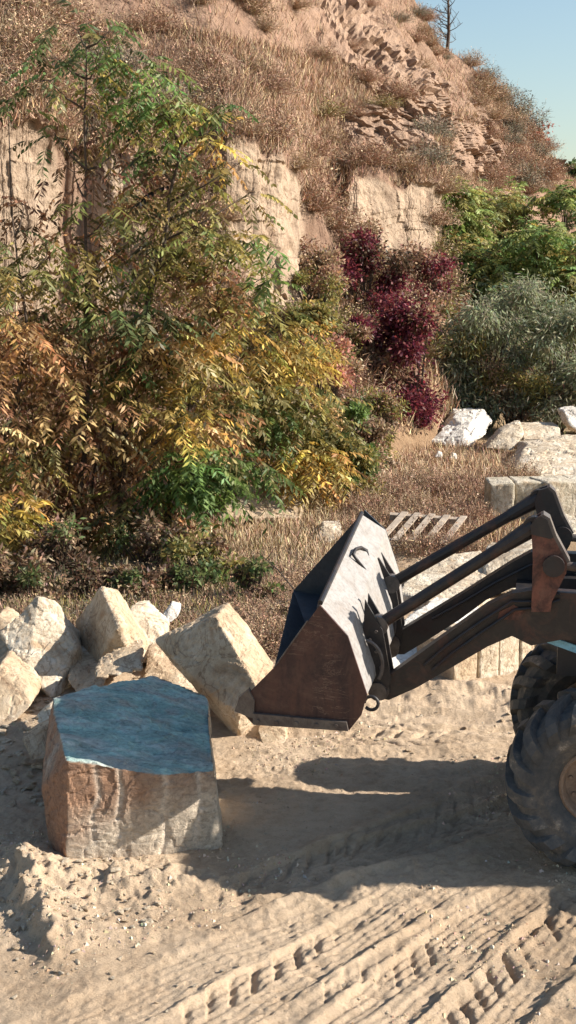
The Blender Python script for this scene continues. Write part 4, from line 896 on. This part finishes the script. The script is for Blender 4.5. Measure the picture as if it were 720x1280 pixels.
# --- bucket
VN, VF = -1.2, 1.2
near = dict(T=uv(VN, 400, 756), K=uv(VN, 435, 795), B=uv(VN, 459, 868), S=uv(VN, 452, 893), Q=uv(VN, 437, 912), F0=uv(VN, 316, 904), L=uv(VN, 302, 889), M=uv(VN, 309, 868), N=uv(VN, 343, 834))
far = dict(T=uv(.98, 452, 643), K=uv(VF, 482, 662), B=uv(VF, 500, 717), S=uv(VF, 506, 765), Q=(near['Q'][0], near['Q'][1]+.05), L=uv(VF, 367, 738))
bk = bpy.data.objects.new('bucket', None); COL.objects.link(bk); bk.parent = loader; bk['label'] = 'rusty raised bucket with pale bare back'
def sheet(quads, mat, name, parent, th=.022):
    """bent plate: list of quads of local points, thickened along its normals"""
    bm = bmesh.new(); vs = {}
    def vv(p):
        k = tuple(round(c, 5) for c in p); 
        if k not in vs: vs[k] = bm.verts.new(p)
        return vs[k]
    for q in quads: bm.faces.new([vv(p) for p in q])
    bmesh.ops.recalc_face_normals(bm, faces=bm.faces)
    bmesh.ops.solidify(bm, geom=bm.faces[:], thickness=th)
    return part(name, bm, mat, parent)
def n3(k): return L3(near[k][0], VN+.012, near[k][1])
def f3(k): return L3(far[k][0], VF-.012 if k != 'T' else .98, far[k][1])
Tm = L3(near['T'][0], VN+.012, near['T'][1])
KF2 = L3(far['K'][0], VF-.012, far['K'][1])
sheet([(Tm, f3('T'), KF2, n3('K')), (n3('K'), KF2, f3('B'), n3('B')), (n3('B'), f3('B'), f3('S'), n3('Q'))], 'back', 'back_plate', bk, .02)
# inside shell (a few centimetres in front of the back plate)
s_ = lambda p, a=.045, b=0: p+Vector(FW*a)+Vector((0, 0, b))
sheet([(s_(Tm, .03, -.02), s_(f3('T'), .03, -.02), s_(f3('B'), .09), s_(n3('B'), .09)), (s_(n3('B'), .09), s_(f3('B'), .09), s_(f3('S'), .1, .04), s_(n3('Q'), .06, .04))], 'inner', 'inner_plate', bk, .02)
lipF = f3('L'); lipN = n3('N')
sheet([(s_(n3('Q'), .06, .04), s_(f3('S'), .1, .04), lipF, lipN)], 'inner', 'floor_plate', bk, .025)
bm = bmesh.new(); plate(bm, None, VN-.012, .024, [near[k] for k in ('T', 'K', 'B', 'S', 'Q', 'F0', 'L', 'M', 'N')]); part('side_plate', bm, 'side', bk)
bm = bmesh.new(); plate(bm, None, VF-.012, .024, [far[k] for k in ('L', 'T', 'K', 'B', 'S', 'Q')]); part('side_plate', bm, 'inner', bk)
bm = bmesh.new(); plate(bm, [(316, 892), (433, 903), (435, 914), (316, 906)], VN-.05, .036); part('wear_strip', bm, 'edge', bk, bevel=.004)
bm = bmesh.new(); plate(bm, [(293, 889), (299, 872), (310, 862), (318, 876), (317, 898), (312, 897)], VN-.035, .06); part('corner_cutter', bm, 'edge', bk, bevel=.006)
bm = bmesh.new(); add_tube(bm, [Tm+Vector((0, 0, .012)), Tm*.5+f3('T')*.5+Vector((0, 0, .012)), f3('T')+Vector((0, 0, .012))], .022, 8); part('top_rim', bm, 'black', bk)
# weld bead and rub marks on the side plate
bm = bmesh.new(); a_, b_ = L3(*(lambda q: (q[0], VN-.02, q[1]))(near['N'])), L3(*(lambda q: (q[0], VN-.02, q[1]))(uv(VN, 385, 775)))
add_tube(bm, [a_, b_], .006, 6); part('weld', bm, 'edge', bk)
# lifting hook on the back and ring below
def on_back(px, py):      # point of the back plate seen at that pixel
    A = np.array(Tm)+O; Bp = np.array(f3('T'))+O; Cc = np.array(n3('B'))+O; nn = np.cross(Bp-A, Cc-A); r = ray(px, py); t = np.dot(A-CAM, nn)/np.dot(r, nn); return CAM+t*r-O
off = -FW*.06
bm = bmesh.new(); path = [(455, 711), (448, 704), (442, 696), (440, 690), (444, 688), (451, 690), (456, 695), (456, 700), (451, 701)]
path = [(q[0]-8, q[1]) for q in ((457, 714), (449, 704), (441, 693), (444, 686), (451, 684), (458, 688), (460, 695))]
add_tube(bm, [on_back(*q)+off for q in path], [.015]*6+[.01], 8); part('hook', bm, 'black', bk, smooth=True)
bm = bmesh.new(); c_ = L3(*(lambda q: (q[0], VN+.1, q[1]))(uv(VN+.1, 464, 879))); ring = [c_+Vector(FW*.055*math.cos(a)+np.array([0, 0, .055*math.sin(a)])) for a in np.linspace(0, 5.6, 16)]
add_tube(bm, ring, .014, 7); part('tow_ring', bm, 'black', bk, smooth=True)
for nm, va, pol in (('lug', -.72, [(456, 750), (478, 788), (489, 850), (480, 872), (464, 872), (452, 835), (454, 790)]), ('lug', .52, [(473, 697), (494, 730), (503, 787), (498, 812), (485, 812), (470, 785), (470, 735)])):
    bm = bmesh.new(); plate(bm, pol, va, .03); plate(bm, None, va+.2, .03, [uv(va, *q) for q in pol]); part(nm, bm, 'black', bk, bevel=.004)
    bm = bmesh.new(); a, b = uv(va, *pol[3]); a2, b2 = uv(va, pol[3][0]-8, pol[3][1]-8); disc(bm, a2, b2, .075, va-.02, va+.25); part('pin', bm, 'edge', bk, bevel=.006)
    # curved gusset beside the lug
    bm = bmesh.new(); a, b = uv(va, *pol[5]); pts = [L3(a-.03-.15*math.sin(q), va-.08, b+.16-.2*(1-math.cos(q))+.1) for q in np.linspace(.1, 2.2, 9)]
    add_tube(bm, pts, .016, 6); part('gusset', bm, 'edge', bk)

# --- lift arms
for v, pol in ((-.66, [(474, 848), (490, 842), (540, 806), (609, 757), (640, 742), (665, 738), (760, 745), (760, 800), (700, 800), (664, 807), (640, 795), (610, 808), (520, 860), (486, 875), (470, 872), (464, 860)]), (.54, [(488, 796), (502, 788), (580, 741), (640, 703), (664, 690), (750, 694), (750, 760), (680, 764), (655, 735), (640, 735), (608, 750), (574, 775), (530, 803), (505, 818), (490, 818), (481, 808)])):
    bm = bmesh.new(); plate(bm, pol, v, .13); arm = part('lift_arm', bm, 'black' if v > 0 else 'brownpaint', bevel=.008)
    bm = bmesh.new(); a, b = uv(v, pol[0][0], pol[0][1]+14); disc(bm, a, b, .085, v-.03, v+.16); part('pin_boss', bm, 'edge', arm, bevel=.006)
    if v < 0:
        bm = bmesh.new(); plate(bm, [(624, 765), (642, 756), (656, 764), (650, 775), (622, 774)], v-.008, .006); part('rust_patch', bm, 'rust', arm)
bm = bmesh.new(); a, b = uv(-.5, 655, 772); vbox(bm, a-.08, a+.08, -.53, .54, b-.1, b+.06); part('cross_tube', bm, 'black', bevel=.01)

# --- bellcranks, tilt rods, tilt cylinders
for v, pol, pv, rod0, rod1, cyl in ((-.72, [(664, 660), (668, 650), (676, 645), (684, 650), (692, 672), (709, 704), (708, 716), (690, 752), (688, 765), (664, 765), (666, 700)], (692, 707), (473, 782), (668, 659), (702, 707)), (.48, [(668, 627), (674, 613), (684, 610), (691, 616), (702, 646), (714, 668), (713, 680), (702, 700), (697, 720), (672, 720), (674, 660)], (703, 670), (489, 730), (674, 624), (712, 672))):
    bm = bmesh.new(); plate(bm, pol, v, .05); plate(bm, None, v+.12, .05, [uv(v, *q) for q in pol]); bc = part('bellcrank', bm, 'rust' if v < 0 else 'black', bevel=.006)
    if v < 0:
        bm = bmesh.new(); plate(bm, [(664, 668), (663, 658), (668, 650), (676, 645), (684, 650), (692, 672), (688, 674)], v-.012, .01); part('head_plate', bm, 'black', bc)
        bm = bmesh.new()
    bm = bmesh.new(); a, b = uv(v, *pv); disc(bm, a, b, .085, v-.04, v+.21); part('pivot_pin', bm, 'black', bc, bevel=.008)
    # rear flange, caught by the sun
    bm = bmesh.new(); rear = [uv(v, *q) for q in pol[2:6]]
    for q0, q1 in zip(rear[:-1], rear[1:]): add_prism(bm, [L3(q0[0], v+.0, q0[1]), L3(q1[0], v, q1[1]), L3(q1[0]-.022, v, q1[1]+.012), L3(q0[0]-.022, v, q0[1]+.012)], LT*.17)
    part('flange', bm, 'edge', bc)
    p0 = uv(v+.06, *rod0); p1 = uv(v+.06, *rod1)
    bm = bmesh.new(); add_tube(bm, [L3(p0[0], v+.085, p0[1]), L3(p1[0], v+.085, p1[1])], .05, 14); rod = part('tilt_rod', bm, 'brownpaint', smooth=False)
    bm = bmesh.new(); disc(bm, p1[0], p1[1], .085, v+.045, v+.125); add_tube(bm, [L3(p1[0], v+.085, p1[1]), L3(p1[0]+.25, v+.085, p1[1]+(p0[1]-p1[1])/(p0[0]-p1[0])*.25)], [.075, .055], 12); part('rod_eye', bm, 'black', rod)
    bm = bmesh.new(); disc(bm, p0[0], p0[1], .08, v+.03, v+.14); part('rod_eye', bm, 'edge', rod)
    c0 = uv(v+.08, *cyl)
    bm = bmesh.new(); add_tube(bm, [L3(c0[0], v+.09, c0[1]), L3(c0[0]-.75, v+.09, c0[1]-.06)], .035, 12); cy = part('tilt_cylinder', bm, 'edge')
    bm = bmesh.new(); add_tube(bm, [L3(c0[0]-.12, v+.09, c0[1]-.01), L3(c0[0]-1.15, v+.09, c0[1]-.1)], .06, 14); part('cylinder_barrel', bm, 'blue', cy)

# --- front frame, cab, hood (most of it beyond the right edge; cab and fenders placed to shape the big shadow)
bm = bmesh.new(); vbox(bm, .12, -1.0, -.42, .42, .75, 1.35); vbox(bm, .35, -.9, -.5, -.34, 1.45, 2.05); vbox(bm, .35, -.9, .34, .5, 1.45, 2.05); part('front_frame', bm, 'black', bevel=.01)
bm = bmesh.new(); vbox(bm, .14, -.14, -.8, .8, .55, .85); part('axle', bm, 'black', bevel=.02)
bm = bmesh.new(); vbox(bm, -1.0, -1.5, -.25, .25, .6, 1.2); part('articulation', bm, 'black', bevel=.02)
a, b = uv(-.5, 677, 800); a2, b2 = uv(-.5, 724, 817)
bm = bmesh.new(); add_prism(bm, [L3(a, -.52, b), L3(a2-.25, -.52, b2-.08), L3(a2-.25, -.52, b2-.01), L3(a, -.52, b+.055)], LT*.09); part('step_rail', bm, 'blue', bevel=.005)
bm = bmesh.new(); vbox(bm, -2.2, -3.4, -.78, .78, 1.15, 1.95); vbox(bm, -2.15, -3.45, -.95, .9, 2.98, 3.08)
for u0, v0 in ((-2.23, -.75), (-2.23, .67), (-3.3, -.75), (-3.3, .67)): vbox(bm, u0, u0-.08, v0, v0+.08, 1.95, 2.98)
cab = part('cab', bm, 'blue', bevel=.01)
bm = bmesh.new(); vbox(bm, -2.25, -2.265, -.66, .66, 1.97, 2.96); vbox(bm, -2.33, -3.28, -.73, -.715, 1.97, 2.96); vbox(bm, -2.33, -3.28, .715, .73, 1.97, 2.96); vbox(bm, -3.35, -3.365, -.66, .66, 1.97, 2.96); part('window', bm, 'glass', cab)
bm = bmesh.new(); vbox(bm, -3.43, -5.4, -.6, .6, 1.15, 2.25); part('engine_hood', bm, 'blue', bevel=.03)
bm = bmesh.new(); vbox(bm, -1.4, -5.3, -.45, .45, .7, 1.13); part('rear_frame', bm, 'black', bevel=.02)

bm = bmesh.new()  # unseen fenders, added to widen the shadow the loader casts
for v0 in (-1.26, .52): vbox(bm, -2.5, -4.15, v0, v0+.74, 1.56, 1.64); vbox(bm, -2.42, -2.5, v0, v0+.74, .95, 1.6)
part('shadow_fender', bm, 'blue', bevel=.02)
# hoses along the arms, bolts on the lugs
for v, pts in ((-.69, [(700, 742), (665, 752), (640, 752), (600, 778), (560, 806), (530, 832)]), (-.69, [(700, 750), (668, 760), (644, 762), (606, 788), (566, 816), (540, 838)]), (.5, [(690, 705), (664, 706), (620, 728), (580, 752), (540, 774)])):
    bm = bmesh.new(); add_tube(bm, [L3(q[0], v, q[1]) for q in (uv(v, *p) for p in pts)], .013, 7); part('hose', bm, 'black')
bm = bmesh.new()
for px, py in ((462, 800), (470, 815), (476, 835), (465, 845), (470, 790)): a, b = uv(-.74, px, py); disc(bm, a, b, .014, -.74, -.715, 6)
part('bolts', bm, 'edge', bk)
bm = bmesh.new()
for px, py in ((322, 902), (345, 904), (370, 905), (395, 907), (420, 908)): a, b = uv(-1.26, px, py); disc(bm, a, b, .018, -1.262, -1.24, 6)
part('bolts', bm, 'edge', bk)
# --- wheels
def tyre_mesh(Rr=.725, Wd=.52, rim=.3):
    bm = bmesh.new(); n = 72; h = Wd/2
    prof = [(rim, -h*.62), (rim+.04, -h*.8), (rim+.13, -h*.98), (Rr-.16, -h*1.0), (Rr-.1, -h*.93), (Rr-.07, -h*.72), (Rr-.06, -h*.3), (Rr-.06, h*.3), (Rr-.07, h*.72), (Rr-.1, h*.93), (Rr-.16, h*1.0), (rim+.13, h*.98), (rim+.04, h*.8), (rim, h*.62)]
    rings = [[bm.verts.new((r*math.cos(6.28319*k/n), y, r*math.sin(6.28319*k/n))) for r, y in prof] for k in range(n)]
    for k in range(n):
        A, B = rings[k], rings[(k+1) % n]
        for j in range(len(prof)-1): bm.faces.new((A[j], B[j], B[j+1], A[j+1]))
    # lugs: bars from the centre line over the shoulder
    K = 18
    def prof_at(t):   # t 0 centre .. 1 low on the sidewall
        if t < .62: y = h*.98*t/.62; r = Rr-.062-.03*(t/.62)**3
        else: q = (t-.62)/.38; y = h*(.97+.05*math.sin(q*3.1)); r = Rr-.092-.13*q
        return r, y
    for s in (-1, 1):
        for k in range(K):
            th0 = 6.28319*(k+(.5 if s > 0 else 0))/K; m = 9; prev = None
            for i in range(m+1):
                t = -.06+1.06*i/m; r, y = prof_at(max(0, t)); y = y*s if t > 0 else -s*.015
                th = th0+.36*t; wdt = (.04+.02*t)/r; hgt = .066*(1 if t < .75 else 1-(t-.75)/.25*.8)
                ny = .0 if t < .5 else min(1, (t-.5)/.25); dr, dy = hgt*(1-ny*.85), hgt*ny*s*.8
                quad = []
                for a_, rr_, yy in ((th-wdt, r-.02, y-dy*.4), (th-wdt*.82, r+dr, y+dy), (th+wdt*.82, r+dr, y+dy), (th+wdt, r-.02, y-dy*.4)):
                    quad.append(bm.verts.new((rr_*math.cos(a_), yy, rr_*math.sin(a_))))
                if prev:
                    for j in range(3): bm.faces.new((prev[j], prev[j+1], quad[j+1], quad[j]))
                else: bm.faces.new(quad)
                prev = quad
            bm.faces.new(prev[::-1])
    return bm
def lathe(bm, prof, n=48):
    rings = [[bm.verts.new((r*math.cos(6.28319*k/n), y, r*math.sin(6.28319*k/n))) for r, y in prof] for k in range(n)]
    for k in range(n):
        A, B = rings[k], rings[(k+1) % n]
        for j in range(len(prof)-1): bm.faces.new((A[j], B[j], B[j+1], A[j+1]))
tb = tyre_mesh(); bmesh.ops.recalc_face_normals(tb, faces=tb.faces); tme = bpy.data.meshes.new('tyre'); tb.to_mesh(tme); tb.free(); tme.materials.append(M['tyre'])
bm = bmesh.new(); lathe(bm, [(.32, -.17), (.295, -.19), (.28, -.17), (.26, -.06), (.16, -.04), (.15, -.1), (.11, -.13), (.001, -.13)])
lathe(bm, [(.32, .17), (.295, .19), (.26, .17), (.26, -.05)])
for k in range(10):
    a = k*.6283; add_prism(bm, [(.22*math.cos(a)+.016*math.cos(q), -.045, .22*math.sin(a)+.016*math.sin(q)) for q in np.linspace(0, 5.236, 6)], (0, -.03, 0))
bmesh.ops.recalc_face_normals(bm, faces=bm.faces); rme = bpy.data.meshes.new('rim'); bm.to_mesh(rme); bm.free(); rme.materials.append(M['rim'])
for u, v in ((0, -.86), (0, .86), (-3.3, -.86), (-3.3, .86)):
    wh = bpy.data.objects.new('wheel', None); COL.objects.link(wh); wh.parent = loader; wh.location = L3(u, v, .715+(.02)); wh.rotation_euler = (0, random.uniform(0, 1), -YAW + (0 if v < 0 else math.pi))
    link('tyre', tme, None, wh); link('rim', rme, None, wh)

# pebbles and crumbs strewn over the dirt
n = 26000; x = rng.uniform(-3, 3.5, n); y = rng.uniform(6.8, 12.8, n); keep = sstep(-.1, .5, fbm(x*1.3, y*1.3, oct=3, seed=301)) > rng.random(n)*.8; x, y = x[keep], y[keep]; n = len(x)
s = .004+.016*rng.random(n)**4; z = ground_z(x, y)
tet = np.array([(-1, -.7, -.3), (1, -.6, -.2), (.1, 1, -.3), (.1, .1, .9)]); rot = rng.uniform(0, 6.28, n)
V = tet[None]*s[:, None, None]*rng.uniform(.6, 1.4, (n, 4, 3)); ca, sa = np.cos(rot)[:, None], np.sin(rot)[:, None]
V = np.stack([V[..., 0]*ca-V[..., 1]*sa+x[:, None], V[..., 0]*sa+V[..., 1]*ca+y[:, None], V[..., 2]+z[:, None]], -1).reshape(-1, 3)
Fq = (np.array([(0, 1, 3), (1, 2, 3), (2, 0, 3)])[None]+(np.arange(n)*4)[:, None, None]).reshape(-1, 3)
peb = link('gravel', np_mesh('gravel', V, Fq, 3, np.repeat(palette([(.45, .34, .23), (.55, .46, .35), (.36, .26, .17)], n, .1), 4, 0)), M['twig']); tag(peb, kind='stuff')

# ------------------------------------------------------------------ light, sky, camera
SUN_EL, SUN_AZ = 29.2, 2.0     # azimuth measured from +x towards the camera
d = Vector((math.cos(R(SUN_EL))*math.cos(R(SUN_AZ)), -math.cos(R(SUN_EL))*math.sin(R(SUN_AZ)), math.sin(R(SUN_EL))))
sun = bpy.data.lights.new('sun', 'SUN'); sun.energy = 5.0; sun.angle = R(.53); sun.color = (1, .925, .82)
so = bpy.data.objects.new('sun', sun); COL.objects.link(so); so.rotation_euler = d.to_track_quat('Z', 'Y').to_euler(); so.location = (20, -5, 30)
W_ = bpy.data.worlds.new('World'); sc.world = W_; W_.use_nodes = True; nt = W_.node_tree
sky = nt.nodes.new('ShaderNodeTexSky'); sky.sky_type = 'NISHITA'; sky.sun_disc = False; sky.sun_elevation = R(SUN_EL); sky.sun_rotation = math.atan2(d.x, d.y); sky.dust_density = .8; sky.air_density = 1.3; sky.ozone_density = 2.2
bg = nt.nodes['Background']; bg.inputs[1].default_value = .075; nt.links.new(sky.outputs[0], bg.inputs[0])
cam = bpy.data.cameras.new('camera'); cam.sensor_fit = 'VERTICAL'; cam.sensor_height = 24; cam.lens = 24*F/1280; cam.clip_end = 5000; cam.clip_start = .1
co = bpy.data.objects.new('camera', cam); COL.objects.link(co); co.location = (0, 0, CH); co.rotation_euler = (math.pi/2-PITCH, 0, 0); sc.camera = co
sc.view_settings.view_transform = 'Standard'; sc.view_settings.look = 'None'; sc.view_settings.exposure = 1.1; sc.view_settings.gamma = 1; sc.view_settings.use_curve_mapping = False
